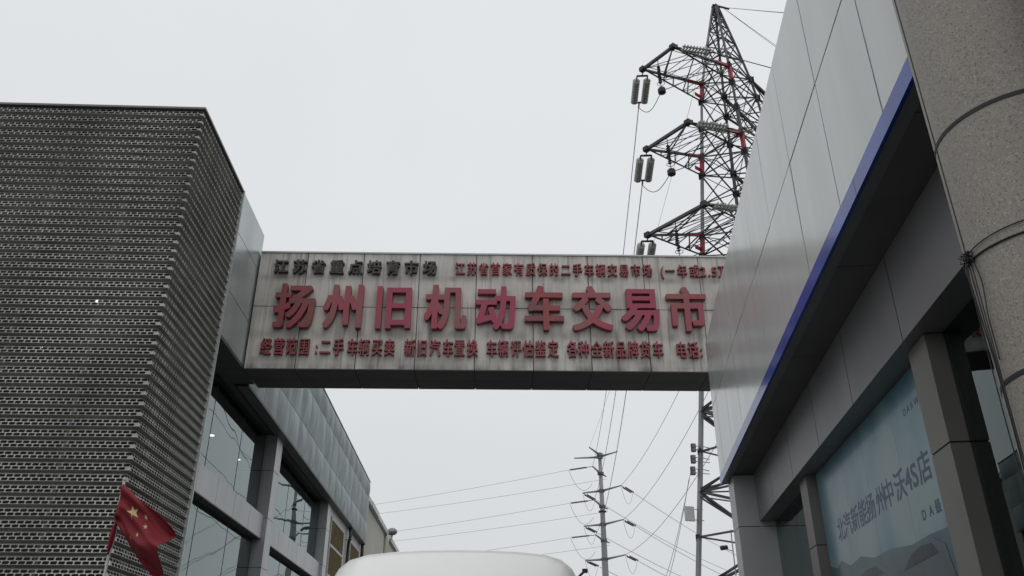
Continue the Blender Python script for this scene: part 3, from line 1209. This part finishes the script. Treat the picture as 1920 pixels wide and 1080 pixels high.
b = MB()
b.tube(ring_pts(2.735, .012, .004, ph=.3), .0028, 6)
b.tube(ring_pts(2.742, -.016, .006, ph=1.2), .0020, 6)
b.build('tie', M['cable'], CB)
b = MB()
kp = colpt(32.75, 2.735, .012)
for i in range(7):
    q = [kp + Vector((random.uniform(-.02, .02), random.uniform(-.02, .02), random.uniform(-.02, .025))) for _ in range(4)]
    b.tube(q, .0022, 5)
b.build('knot', M['cable'], CB)
for az0, az1, z1, r in ((32.50, 32.25, 1.2, .0022), (32.72, 32.50, 1.2, .0018), (33.05, 32.9, 2.42, .0018), (32.3, 32.2, 1.3, .0018)):
    b = MB()
    pts = []
    n = 26
    ph = random.uniform(0, 6)
    for i in range(n + 1):
        t = i / n
        z = 2.74 + (z1 - 2.74) * t
        az = az0 + (az1 - az0) * t + .10 * math.sin(ph + 7 * t) * (1 - .3 * t) * (1 if i else 0)
        pts.append(colpt(az, z, .006 + .004 * math.sin(5 * t + ph) ** 2))
    b.tube(pts, r, 5)
    b.build('strand', M['cable'], CB)

# ------------------------------------------------------------------ beige building beyond the showroom
BG = thing('beige_building', 'plain beige rendered building with a grey eaves gutter beyond the left showroom', 'building', (-4.42, 9.42, 0), TH)
mb = MB()
mb.box(-9, -.5, 22.3, 52, 0, 8.55)
mb.build('wall', M['beige'], BG)
mb = MB()
for i in range(12):
    y = 22.3 + i * 2.5
    mb.box(-.499, -.36 + random.uniform(-.02, .02), y + .01, y + 2.48, 8.56 + random.uniform(-.03, 0.02), 8.76)
mb.box(-9, -.499, 22.3, 52, 8.56, 8.70)
mb.build('gutter', M['alu_mid'], BG)
mb = MB()
mb.tube([(-.36, 31.3, 8.5), (-.40, 31.3, 8.2), (-.40, 31.3, .1)], .12, 10)
mb.build('drain_pipe', M['beige'], BG)
mb = MB()
mb.tube([(-.49, 40, 8.5), (-.44, 40, 8.4), (-.44, 40, .1)], .06, 8)
mb.build('drain_pipe', M['steel_lt'], BG)
BL = thing('ball_camera', 'small grey ball shaped camera on the eaves of the beige building', 'camera', lm @ Vector((-.25, 32.3, 8.72)), TH)
b = MB()
b.lathe((0, 0, -.05), (0, 0, 1), [(0, .02), (.01, .12), (.06, .21), (.16, .26), (.26, .22), (.33, .12), (.35, .02)], 16)
b.build('dome', M['steel_lt'], BL)
b = MB()
b.tube([(0, 0, -.06), (-.02, 0, -.25), (-.22, 0, -.4)], .05, 8)
b.build('bracket', M['box_white'], BL)

# ------------------------------------------------------------------ lattice tower
TX, TY = 14.43, 43.2
TROT = math.atan2(.613, .79)
TW = thing('lattice_pylon', 'tall dark steel lattice pylon with red painted members and three arms each side', 'pylon', (TX, TY, 0), TROT)
tm = Matrix.Translation((TX, TY, 0)) @ Matrix.Rotation(TROT, 4, 'Z')
tmi = tm.inverted()


def tw(z):
    k = [(0, 4.15), (7.0, 3.53), (13.3, 3.0), (25.4, 2.06), (37.0, 1.27), (38.55, 1.12), (41.2, .76), (45.2, .15)]
    for (a, wa), (b_, wb) in zip(k, k[1:]):
        if z <= b_:
            return wa + (wb - wa) * (z - a) / (b_ - a)
    return .15


def corner(i, z):
    w_ = tw(z)
    sx, sy = ((-1, 1), (1, 1), (1, -1), (-1, -1))[i]
    return Vector((sx * w_, sy * w_, z))


LV = [0, 3.2, 6.2, 8.9, 11.2, 13.4, 15.6, 17.9, 20.2, 22.7, 25.4, 26.8, 29.0, 31.15, 32.6, 34.8, 37.0, 38.55, 40.2, 41.7, 43.1, 44.2, 45.2]
for i in range(4):
    b = MB()
    for a, c in zip(LV, LV[1:]):
        s = .20 if a < 20 else (.16 if a < 34 else .12)
        b.bar(corner(i, a), corner(i, c), s, s)
    if i == 1:
        z = 30.0
        while z < 45:
            p = corner(i, z)
            b.bar(p, p + Vector((.28, .1, .02)), .02)
            z += .55
    for z in (8.9, 13.4, 17.9, 22.7, 25.4, 26.8, 31.15, 32.6, 34.8, 37.0, 38.55):      # gusset plates riveted to the leg
        p = corner(i, z)
        q = .40 if z > 23 else .28
        sx, sy = (1 if p.x > 0 else -1), (1 if p.y > 0 else -1)
        b.box(p.x - q * .5, p.x + q * .5, p.y + sy * .085, p.y + sy * .105, z - q * .6, z + q * .6, 1)
        b.box(p.x + sx * .085, p.x + sx * .105, p.y - q * .5, p.y + q * .5, z - q * .6, z + q * .6, 1)
    b.build('leg', [M['steel'] if i else M['steel_lt'], M['steel_dk']], TW)


def brace(z_from, z_to, name):
    b = MB()
    lv = [z for z in LV if z_from <= z <= z_to]
    for a, c in zip(lv, lv[1:]):
        s = .11 if a < 20 else .07
        for i in range(4):
            j = (i + 1) % 4
            A, B, C, D = corner(i, a), corner(j, a), corner(i, c), corner(j, c)
            if a < 21:
                # K bracing alternating from the legs, doubled as pairs of thin members
                up = (LV.index(a) + i) % 2 == 0
                if up:
                    b.angle(A, D, s * 1.25)
                    b.angle(A.lerp(C, .08), D.lerp(B, .10), s * .6)
                else:
                    b.angle(B, C, s * 1.25)
                    b.angle(B.lerp(D, .08), C.lerp(A, .10), s * .6)
            else:
                b.angle(A, D, s)
                b.angle(B, C, s)
            if a > 0:
                b.angle(A, B, s * .8)
        if a in (11.2, 15.6, 20.2, 25.4, 31.15, 37.0):
            b.angle(corner(0, a), corner(2, a), s * .7)
            b.angle(corner(1, a), corner(3, a), s * .7)
    return b.build(name, M['steel'], TW)


brace(0, 15.6, 'bracing')
brace(15.6, 31.15, 'bracing')
brace(31.15, 45.2, 'bracing')
b = MB()     # peak
b.box(-.2, .2, -.2, .2, 45.0, 45.4)
b.bar((-.3, 0, 45.35), (.9, -.5, 45.3), .1)
b.bar((-.2, 0, 45.3), (.8, .3, 45.2), .09)
b.build('peak_bracket', M['steel_dk'], TW)

ARMS = [(36.78, -6.90, 1.26), (30.92, -6.79, 1.62), (25.18, -6.81, 2.08)]


def crossarm(zt, tip, hw, side):
    """steel of one crossarm; side -1 is the road side"""
    b = MB()
    zu, zl = zt + 1.72, zt + .22
    tx = tip * (-side)
    s1, s2 = .125, .055
    A, B = Vector((tx, hw, zt)), Vector((tx, -hw, zt))
    b.bar(A, B, .17, .17)
    for p in (A, B):
        b.box(p.x - .16, p.x + .16, p.y - .17, p.y + .17, p.z - .13, p.z + .15, 2)
    roots = {}
    for sy in (1, -1):
        T_ = A if sy > 0 else B
        for z in (zu, zl):
            w_ = tw(z)
            roots[(sy, z)] = Vector((side * w_, sy * w_, z))
        U, Lw = roots[(sy, zu)], roots[(sy, zl)]
        cut = .74
        b.bar(T_, T_.lerp(U, cut), s1, s1)
        b.bar(T_.lerp(U, cut), U, s1 * 1.35, s1 * 1.35, 1 if side < 0 else 0)
        b.angle(T_, Lw, s1 * .9)
        b.bar(Lw, U, s1 * (1.7 if side < 0 else .9), s1 * (1.7 if side < 0 else .9), 1 if side < 0 else 0)
        for t0, t1 in ((.25, .25), (.5, .5), (.75, .75)):
            b.angle(T_.lerp(U, t0), T_.lerp(Lw, t1), s2)
        b.angle(T_.lerp(Lw, .25), T_.lerp(U, .5), s2)
        b.angle(T_.lerp(Lw, .5), T_.lerp(U, .75), s2)
        b.angle(T_.lerp(Lw, .75), U, s2)
    for k, zz_ in (('u', zu), ('l', zl)):
        Ra, Rb = roots[(1, zz_)], roots[(-1, zz_)]
        b.angle(Ra, Rb, s2 * 1.2)
        ts = [0, .33, .66, 1]
        for i in range(3):
            p, q = A.lerp(Ra, ts[i]), B.lerp(Rb, ts[i + 1])
            p2, q2 = B.lerp(Rb, ts[i]), A.lerp(Ra, ts[i + 1])
            b.angle(p, q, s2)
            if k == 'l' or i == 0:
                b.angle(p2, q2, s2)
            if i:
                b.angle(A.lerp(Ra, ts[i]), B.lerp(Rb, ts[i]), s2)
    # long ties back to the body
    b.angle(A.lerp(B, .12), Vector((0, tw(zu + .3) * 1.0, zu + .3)), s2)
    b.angle(B.lerp(A, .12), Vector((0, -tw(zu + .3), zu + .3)), s2)
    if side < 0:
        r = roots[(1, zl)]
        b.box(r.x - .55, r.x - .07, r.y + .02, r.y + .06, r.z + .35, r.z + .62, 1)
    return b.build('crossarm', [M['steel'], M['red_steel'], M['steel_dk']], TW)


for zt, tip, hw in ARMS:
    crossarm(zt, tip, hw, -1)
    crossarm(zt, tip, hw, 1)


def sag(p, q, s, n=18):
    p, q = Vector(p), Vector(q)
    return [p.lerp(q, i / n) - Vector((0, 0, 4 * s * (i / n) * (1 - i / n))) for i in range(n + 1)]


def wire(p, q, s, r, name, label, cat='power line', group=None, mat='conductor'):
    b = MB()
    b.tube(sag(p, q, s), r, 6)
    o = b.build(name, M[mat])
    tag(o, label, cat, group)
    return o


def discs(n, pitch, r0):
    prof = [(0, .03)]
    for i in range(n):
        a = i * pitch
        prof += [(a + pitch * .12, .05), (a + pitch * .34, r0 * .42), (a + pitch * .62, r0), (a + pitch * .74, r0), (a + pitch * .78, .055)]
    prof += [(n * pitch + .05, .03)]
    return prof


def string_pair(p, dirv, label, length=2.05, sep=.66, r0=.235, link=.7, group=None, mat='porcelain', n=9):
    """two parallel insulator strings between yokes; returns the live end"""
    p = Vector(p)
    d = Vector(dirv).normalized()
    s = d.cross(Vector((0, 0, 1))).normalized()
    o = thing('insulator_string', label, 'insulator', p, 0, group)
    b = MB()
    b.tube([(0, 0, 0), d * link * .6], .035, 6)
    y0 = d * link * .6
    b.bar(y0 - s * sep / 2, y0 + s * sep / 2, .09, .09)
    for k in (-1, 1):
        b.bar(y0 + s * sep / 2 * k, y0 + s * sep / 2 * k + d * (link * .4), .08, .08)
    b.build('yoke', M['steel_dk'], o)
    b = MB()
    y1 = d * (link + length)
    b.bar(y1 - s * (sep / 2 + .06), y1 + s * (sep / 2 + .06), .09, .09)
    b.tube([y1, y1 + d * .45], .05, 6)
    b.build('yoke', M['steel_dk'], o)
    for k in (-1, 1):
        b = MB()
        b.lathe(d * link + s * sep / 2 * k, d, discs(n, length / n, r0), 16)
        b.build('disc_string', M[mat], o)
    return p + d * (link + length + .45)


def string_single(p, dirv, label, n=9, pitch=.2, r0=.19, link=.55, group=None, mat='porcelain'):
    p = Vector(p)
    d = Vector(dirv).normalized()
    o = thing('insulator_string', label, 'insulator', p, 0, group)
    b = MB()
    b.tube([(0, 0, 0), d * link], .05, 6)
    b.box(.1, .3, -.05, .05, -.05, .16)
    e_ = d * (link + n * pitch)
    b.tube([e_, e_ + d * .4], .045, 6)
    b.build('link', M['steel_dk'], o)
    s = d.cross(Vector((0, 0, 1))).normalized()
    for k in (-1, 1):
        b = MB()
        b.lathe(d * link + s * .16 * k, d, discs(n, pitch, r0 * .8), 14)
        b.build('disc_string', M[mat], o)
    return p + d * (link + n * pitch + .4)


# ------------------------------------------------------------------ steel pole
PX, PY, PH = 13.9, 128.0, 36.0
PO_ = thing('steel_pole', 'tapered grey tubular steel pole with several levels of short arms, far down the street', 'utility pole', (PX, PY, 0))
b = MB()
b.tube([(0, 0, 0), (0, 0, 10), (0, 0, 27.0), (0, 0, PH)], [.74, .58, .36, .26], 16)
b.build('shaft', M['pole'], PO_)
for z in (26.7, 16.4):
    b = MB()
    r = .74 - .0135 * z
    b.lathe((0, 0, z), (0, 0, 1), [(0, r), (.02, r + .22), (.22, r + .22), (.24, r)], 16)
    b.build('flange', M['steel_dk'], PO_)
S1 = Vector((.80, -.58, 0)).normalized()
S2 = Vector((.42, .9, 0)).normalized()


def pole_arm(z, d, ln, rise):
    b = MB()
    d = Vector(d).normalized()
    p0 = Vector((0, 0, z)) + d * .2
    b.tube([p0, p0 + d * ln * .5 + Vector((0, 0, rise * .5)), p0 + d * ln + Vector((0, 0, rise))], [.19, .14, .10], 8)
    b.lathe(Vector((0, 0, z - .22)), (0, 0, 1), [(0, .4), (.02, .50), (.42, .50), (.44, .4)], 14)
    b.build('arm', M['pole'], PO_)
    return Vector((PX, PY, 0)) + p0 + d * ln + Vector((0, 0, rise))


tipR, tipL, tipN, tipF = [], [], [], []
for z in (30.0, 24.9, 19.8):
    tipR.append(pole_arm(z, S1, 3.3, .35))
    tipL.append(pole_arm(z, -S1, 3.2, .1))
for z in (32.7, 27.6, 22.5):
    tipN.append(pole_arm(z, -S2, 3.4, .3))
    tipF.append(pole_arm(z, S2, 2.4, .1))
topA = pole_arm(35.4, S1, 3.0, .3)
topB = pole_arm(35.3, (-.97, .25, 0), 3.9, .1)
topC = pole_arm(35.7, (-.55, -.83, 0), 3.2, .4)

# ------------------------------------------------------------------ conductors on the near circuit
lev = ['highest', 'middle', 'lowest']
for i, (zt, tip, hw) in enumerate(ARMS):
    A = tm @ Vector((tip, hw, zt - .12))
    B = tm @ Vector((tip, -hw, zt))
    dest = tipN[i]
    dd = (dest - A).normalized()
    dd.z = -.10
    end = string_pair(A, dd, f'pair of fat grey insulator strings hanging off the {lev[i]} pylon arm towards the far pole', group='paired insulator strings on the road side arms')
    # far end dead-end string on the pole
    d2 = (end - dest).normalized()
    d2.z -= .10
    wire(end, dest, 2.6, .027, 'power_line', f'thin power line running from the {lev[i]} paired insulators of the pylon to the far pole', group='power lines from the pylon to the pole')
    bd = Vector((1, .17, -.02 - .015 * i))
    bend = string_single(B, bd, f'beaded grey insulator string pointing right from the {lev[i]} pylon arm', group='beaded insulator strings pointing right')
    wire(bend, bend + Vector((70, 13, -4)), 2.2, .03, 'power_line', f'power line leaving the {lev[i]} beaded insulators rightwards behind the white building', group='power lines leading right from the pylon')
    # jumper post with weight and the jumper loop
    mid = (A + B) / 2 + Vector((0, 0, -.1))
    bot = mid + Vector((.06, 0, -2.35))
    o = thing('jumper_insulator', f'slim black hanging insulator with a ball weight under the tip of the {lev[i]} pylon arm', 'insulator', mid, 0, 'hanging black insulators with ball weights')
    b = MB()
    b.tube([(0, 0, 0), (0, 0, -.45)], .025, 6)
    b.lathe((0, 0, -.45), (0.02, 0, -1), discs(9, .15, .11), 12)
    b.build('rod', M['steel_dk'], o)
    b = MB()
    b.tube([(.05 + .22 * math.cos(t * math.pi / 8), .22 * math.sin(t * math.pi / 8), -1.83) for t in range(17)], .018, 5)
    b.tube([(.03, 0, -1.75), (.06, 0, -2.2)], .03, 6)
    b.build('grading_ring', M['steel_lt'], o)
    b = MB()
    b.lathe((.06, 0, -2.58), (0, 0, 1), [(0, .12), (.05, .24), (.3, .25), (.38, .2), (.45, .05)], 8)
    b.build('weight', M['steel_dk'], o)
    pts = []
    for k in range(15):
        t = k / 14
        p = end.lerp(bot, t)
        p.z -= 1.05 * math.sin(math.pi * t) * (1 - .35 * t) + .0
        pts.append(p)
    for k in range(1, 9):
        t = k / 8
        p = bot.lerp(bend, t)
        p.z -= .5 * math.sin(math.pi * t)
        pts.append(p)
    b = MB()
    b.tube(pts, .024, 6)
    tag(b.build('jumper_cable', M['conductor']), f'looping jumper cable sagging below the {lev[i]} pylon arm', 'cable', 'looping jumper cables on the pylon')

# far circuit
for i, (zt, tip, hw) in enumerate(ARMS):
    A = tm @ Vector((-tip, hw, zt - .12))
    dest = tipR[i]
    wire(A, dest, 2.8, .027, 'power_line', f'slanting power line rising from the {["upper", "middle", "lower"][i]} right arm of the far pole to the pylon', group='power lines from the pylon to the pole')

# earth wires from the peak
pk = tm @ Vector((0, 0, 45.3))
for k, d in enumerate(((60, 2, 1.0), (60, 1, -.5), (44, 30, -1.5), (44, 28, -2.6))):
    wire(pk + Vector((.5, 0, 0)), pk + Vector(d), 1.6, .016, 'earth_wire',
         ('uppermost thin earth wire leaving the pylon peak to the right', 'second thin earth wire from the pylon peak, just under the uppermost',
          'third thin earth wire from the pylon peak, sloping down right', 'lowest thin earth wire from the pylon peak, sloping down right')[k],
         'earth wire', 'earth wires from the pylon peak')
wire(pk, topC, 2.0, .014, 'earth_wire', 'faint earth wire from the pylon peak to the top of the far pole', 'earth wire', 'earth wires from the pylon peak')

# lines from the pole to the left
names = ['top', 'middle', 'bottom']
for i in range(3):
    for nm, p, off in (('near', tipN[i], 0), ('far', tipF[i], 1)):
        d = Vector((-36, 20 - 2 * off, .5)).normalized()
        if nm == 'near':
            dq = d.copy()
            dq.z -= .03
            o = thing('insulator_string', f'dark insulator string reaching left from the {names[i]} near arm of the far pole', 'insulator', p, 0, 'insulator strings on the far pole')
            b = MB()
            b.tube([(0, 0, 0), dq * 1.0], .05, 5)
            b.build('link', M['steel_dk'], o)
            b = MB()
            sx = dq.cross(Vector((0, 0, 1))).normalized() * .16
            for k in (-1, 1):
                b.lathe(dq * 1.0 + sx * k, dq, discs(11, .26, .12), 8)
            b.build('disc_string', M['porcelain_dk'], o)
            p2 = p + dq * 4.1
            b = MB()
            q = Vector((PX, PY, p.z - 2.0)) - S1 * .3
            b.tube(sag(p2, q + Vector((-1.2, -.8, 0)), 2.0, 14), .026, 5)
            tag(b.build('jumper_cable', M['conductor']), f'thin jumper loop hanging from the {names[i]} left insulator of the far pole', 'cable', 'jumper loops on the far pole')
        else:
            p2 = p + Vector((0, 0, -.4))
        wire(p2, p2 + d * 150 + Vector((0, 0, 1)), 3.0, .022, 'power_line', f'power line from the {names[i]} {nm} arm of the far pole leftwards over the roofs', group='power lines leading left from the pole')
# lines from the pole to the right
for i in range(3):
    for nm, p, off in (('right', tipR[i], 0), ('left', tipL[i], 1)):
        d = Vector((17, 25, -1.2)).normalized()
        dq = d.copy()
        dq.z -= .06
        o = thing('insulator_string', f'dark insulator string slanting down from the {names[i]} {nm} arm tip of the far pole', 'insulator', p, 0, 'insulator strings on the far pole')
        b = MB()
        b.tube([(0, 0, 0), dq * .9], .05, 5)
        b.build('link', M['steel_dk'], o)
        b = MB()
        sx = dq.cross(Vector((0, 0, 1))).normalized() * .2
        for k in (-1, 1):
            b.lathe(dq * .9 + sx * k, dq, discs(11, .26, .13), 8)
        b.build('disc_string', M['porcelain_dk'], o)
        p2 = p + dq * 3.9
        b = MB()
        b.tube(sag(p2, p + Vector((0, 0, -.1)), 2.2, 12), .024, 5)
        tag(b.build('jumper_cable', M['conductor']), f'thin jumper loop under the {names[i]} {nm} arm tip of the far pole', 'cable', 'jumper loops on the far pole')
        for kk in (0, 1):
            pp = p2 + Vector((.3 * kk, -.25 * kk, -.15 * kk))
            wire(pp, pp + d * 130 + Vector((0, 0, 2)), 3.5, .018, 'power_line',
                 f'{"first" if kk == 0 else "second"} of two power lines from the {names[i]} {nm} arm of the far pole, sloping right', group='power lines leading right from the pole')

# boxes on the pylon leg
def legp(z):
    return tm @ corner(0, z)


for k, z in enumerate((12.35, 12.97, 13.6)):
    p = legp(z)
    o = thing('floodlight', f'{("lowest", "middle", "uppermost")[k]} of three small dark floodlights clamped on the pylon leg', 'floodlight', p + Vector((-.42, -.1, 0)), R(8), 'small floodlights clamped on the pylon leg')
    b = MB()
    b.box(-.12, .12, -.1, .1, -.22, .22)
    b.build('housing', M['steel_dk'], o, bevel=.015)
    b = MB()
    b.box(-.10, .10, -.112, -.101, -.20, -.02)
    b.box(-.10, .10, -.112, -.101, .02, .20)
    b.build('lens', M['alu_dark'], o)
    b = MB()
    b.tube([(.121, 0, .1), (.5, .06, .12), (.95, .1, .05)], .025, 6)
    b.tube([(.121, 0, -.1), (.5, .06, -.1), (.95, .1, -.12)], .025, 6)
    b.build('bracket', M['box_white'], o)
p = legp(10.1)
o = thing('panel_antenna', 'pale flat panel antenna bracketed to the lower pylon leg', 'antenna', p + Vector((-.55, -.1, 0)), R(20))
b = MB()
b.box(-.28, .28, -.06, .06, -.38, .38)
b.build('panel', M['box_white'], o, bevel=.02)
b = MB()
b.tube([(.281, 0, .25), (.9, .1, .28)], .025, 6)
b.tube([(.281, 0, -.3), (.9, .1, -.28)], .025, 6)
b.build('bracket', M['box_white'], o)
p = legp(8.6)
o = thing('surveillance_camera', 'small dark surveillance camera on a thin stalk between the pylon leg and white building', 'camera', p + Vector((1.05, -1.0, -.35)), 0)
b = MB()
b.lathe((0, 0, 0), (-.9, -.3, -.15), [(-.15, .02), (-.14, .11), (.2, .12), (.22, .08)], 10)
b.build('body', M['plastic'], o)
b = MB()
b.tube([(.05, .05, -.05), (.45, .15, -.15)], .02, 6)
b.tube([(.45, .15, .9), (.45, .15, -8.2)], .03, 6)
b.build('stalk', M['steel_lt'], o)
for k, (dx, z) in enumerate(((0, 12.1), (.12, 12.7))):
    p = legp(z) + Vector((-.65 + dx, -.12, -.2))
    wire(p, Vector((8.6 - .4 * k, 60, 5.0)), 1.6, .014, 'feeder_cable', f'thin feeder cable dropping from the {("lowest", "middle")[k]} floodlight on the pylon leg', 'cable', 'feeder cables below the floodlights')

# ------------------------------------------------------------------ flag
FP = thing('flagpole', 'thin white flagpole standing before the perforated screen', 'flagpole', (-3.785, 8.0, 0))
b = MB()
b.tube([(0, 0, 0), (0, 0, 3.47)], .013, 10)
b.build('pole', M['flagpole'], FP)
b = MB()
b.lathe((0, 0, 3.47), (0, 0, 1), [(0, .014), (.01, .02), (.03, .018), (.04, .005)], 10)
b.build('finial', M['flagpole'], FP)
b = MB()
b.tube([(.018, -.018, 3.44), (.03, -.02, 3.1), (.04, -.025, 2.95), (.02, -.02, 2.7)], .003, 5)
b.build('halyard', M['flagpole'], FP)

S = 0.00099          # metres per enlarged photo unit when the outline was measured
FL = thing('flag', 'limp red flag with yellow stars tied to the white pole', 'flag', (-3.785, 8.0, 0))


def fpt(px, pz, dep):
    # measured on the upright plane of the pole: origin at the pole top
    return Vector(((px - 285) * .001005 + (pz - 130) * .000228, -dep, 3.455 - (pz - 130) * .000952 + .0001 * (px - 285)))


rowsC = [
    [(306, 162), (372, 230), (455, 335), (560, 428), (660, 520), (765, 665)],
    [(272, 300), (345, 330), (440, 420), (545, 520), (645, 630), (752, 728)],
    [(240, 425), (320, 420), (415, 520), (520, 625), (615, 730), (700, 790)],
    [(218, 488), (300, 520), (390, 640), (480, 745), (575, 810), (668, 880)],
    [(216, 492), (280, 590), (360, 720), (450, 850), (540, 930), (650, 1055)],
    [(214, 498), (262, 620), (335, 775), (410, 905), (465, 985), (515, 1062)],
]


def cr(p0, p1, p2, p3, t):
    return 0.5 * ((2 * p1) + (-p0 + p2) * t + (2 * p0 - 5 * p1 + 4 * p2 - p3) * t * t + (-p0 + 3 * p1 - 3 * p2 + p3) * t ** 3)


def spline(vals, t):
    n = len(vals) - 1
    f_ = min(max(t, 0), 1) * n
    i = min(int(f_), n - 1)
    t_ = f_ - i
    g_ = lambda k: vals[min(max(k, 0), n)]
    return cr(g_(i - 1), g_(i), g_(i + 1), g_(i + 2), t_)


def cloth(u, v, lift=0.0):
    px = spline([spline([c[0] for c in r_], u) for r_ in rowsC], v)
    pz = spline([spline([c[1] for c in r_], u) for r_ in rowsC], v)
    bulge = .17 * math.exp(-((v - .42 - .15 * u) / .26) ** 2) * (.25 + .75 * u) - .10 * u * max(0, v - .55)
    amp = .014 + .035 * u
    dep = .03 + .05 * math.sin(2.3 * u + .4) + bulge + amp * math.sin(9.5 * v + 2.2 * u) + .026 * (1 - .8 * u) * math.sin(17 * v + 3 * u) + .014 * math.sin(25 * v - 6 * u + .6)
    return fpt(px, pz, dep + lift)


n, mrow = 44, 48
b = MB()
for j in range(mrow + 1):
    for i in range(n + 1):
        b.v.append(tuple(cloth(i / n, j / mrow)))
for j in range(mrow):
    for i in range(n):
        k = j * (n + 1) + i
        b.f.append((k, k + 1, k + n + 2, k + n + 1))
        b.mi.append(0)
        b.sm.append(True)
# gathered lower hoist hanging down the pole
n0 = len(b.v)
for j in range(19):
    t = j / 18
    wl_ = 12 + 62 * math.sin(math.pi * min(1, t * 1.05)) ** .8 * (1 - .35 * t)
    cxx, czz = 212 - 82 * t, 485 + 340 * t
    for i in range(7):
        s_ = i / 6 - .5
        b.v.append(tuple(fpt(cxx + s_ * wl_, czz - 14 * s_, .02 + .015 * math.sin(6 * s_ + 4 * t))))
for j in range(18):
    for i in range(6):
        k = n0 + j * 7 + i
        b.f.append((k, k + 1, k + 8, k + 7))
        b.mi.append(0)
        b.sm.append(True)
fo = b.build('cloth', M['flag'], FL, recalc=False)
sm_ = fo.modifiers.new('thickness', 'SOLIDIFY')
sm_.thickness = .003
sm_.offset = 0


def star(u0, v0, r, rot, sx=1.0):
    b = MB()
    pts = []
    for k in range(10):
        rr = r if k % 2 == 0 else r * .40
        a = rot + k * math.pi / 5
        pts.append((u0 + rr * math.sin(a) * .72 * sx, v0 - rr * math.cos(a)))
    # fan with inner rings so that it follows the cloth
    rings_ = 4
    idx = []
    for q in range(rings_ + 1):
        f_ = q / rings_
        row = []
        for (u, v) in pts:
            row.append(len(b.v))
            b.v.append(tuple(cloth(u0 + (u - u0) * f_, v0 + (v - v0) * f_, .0055)))
        idx.append(row)
    for q in range(rings_):
        for k in range(10):
            k2 = (k + 1) % 10
            b.f.append((idx[q][k], idx[q][k2], idx[q + 1][k2], idx[q + 1][k]))
            b.mi.append(0)
            b.sm.append(True)
    b.build('star', M['star'], FL, recalc=False)


star(.385, .325, .13, .45)
star(.565, .245, .05, .2)
star(.62, .385, .047, .6)
star(.545, .565, .04, .9)
star(.46, .70, .034, 1.1)

# ------------------------------------------------------------------ white van ahead
VN = thing('van', 'white high roofed van with a rounded roof edge waiting just ahead', 'van', (-.33, 4.55, .04))
prof = []
hw = .86


def section(k):
    """half-width profile of the body as (x, z) from floor up the right side and over the roof; k scales the top"""
    pts = [(hw, .45), (hw + .02, .9), (hw, 1.35), (hw - .05, 1.75), (hw - .10, 2.03), (hw - .135, 2.16), (hw - .175, 2.235), (hw - .235, 2.285), (hw - .33, 2.312), (hw - .5, 2.33), (hw - .66, 2.337), (0, 2.34)]
    full = pts + [(-x, z) for x, z in pts[-2::-1]]
    return [(x * (1 - .018 * k), .45 + (z - .45) * (1 - .035 * k)) for x, z in full]


secs = [(0.0, 5.2), (.10, 4.0), (.22, 2.6), (.32, 1.45), (.40, .7), (.47, .25), (.56, 0), (1.3, -.10), (2.6, -.05), (3.4, .4), (3.9, 1.6)]
b = MB()
ns = None
for y, k in secs:
    sc_ = section(k)
    ns = len(sc_)
    b.v += [(x, y, z) for x, z in sc_]
for i in range(len(secs) - 1):
    for j in range(ns - 1):
        b.f.append((i * ns + j, i * ns + j + 1, (i + 1) * ns + j + 1, (i + 1) * ns + j))
        b.mi.append(0)
        b.sm.append(True)
    b.f.append((i * ns, (i + 1) * ns, (i + 1) * ns + ns - 1, i * ns + ns - 1))
    b.mi.append(0)
    b.sm.append(False)
b.f.append(tuple(range(ns)))
b.f.append(tuple((len(secs) - 1) * ns + j for j in range(ns)))
b.mi += [0, 0]
b.sm += [False, False]
# bonnet
b.hexa([(-.8, 3.9, .45), (.8, 3.9, .45), (.74, 4.7, .5), (-.74, 4.7, .5), (-.8, 3.9, 1.25), (.8, 3.9, 1.25), (.7, 4.68, .98), (-.7, 4.68, .98)])
b.build('body', M['van'], VN)
b = MB()
b.box(-.66, .66, -.012, -.0005, 1.25, 1.78)
b.build('rear_window', M['van_glass'], VN, bevel=.004)
for sx in (-1, 1):
    b = MB()
    b.box(sx * .70 - .06, sx * .70 + .06, -.025, -.0005, .85, 1.35)
    b.build('tail_light', M['tail'], VN, bevel=.008)
    b = MB()
    b.box(sx * .89 - .008, sx * .89 + .008, .5, 3.3, 1.4, 1.85)
    b.build('side_window', M['van_glass'], VN)
b = MB()
b.box(-.84, .84, -.10, .0, .42, .66)
b.build('bumper', M['plastic'], VN, bevel=.03)
for y in (.85, 3.75):
    for sx in (-1, 1):
        b = MB()
        b.lathe((sx * .66, y, .34), (sx, 0, 0), [(0, .2), (0, .31), (.03, .34), (.19, .34), (.22, .31), (.22, .2)], 24)
        w_ = b.build('wheel', M['rubber'], VN)
        b = MB()
        b.lathe((sx * .66, y, .34), (sx, 0, 0), [(.05, .03), (.05, .2), (.205, .2), (.19, .1), (.215, .04)], 18)
        b.build('rim', M['alu'], w_)
b = MB()  # small black mirror on a short arm, gives no light
b.tube([(.71, .50, 2.17), (.752, .45, 2.205)], .007, 6)
b.box(.738, .768, .42, .46, 2.195, 2.215)
b.build('van_mirror', M['plastic'], VN)
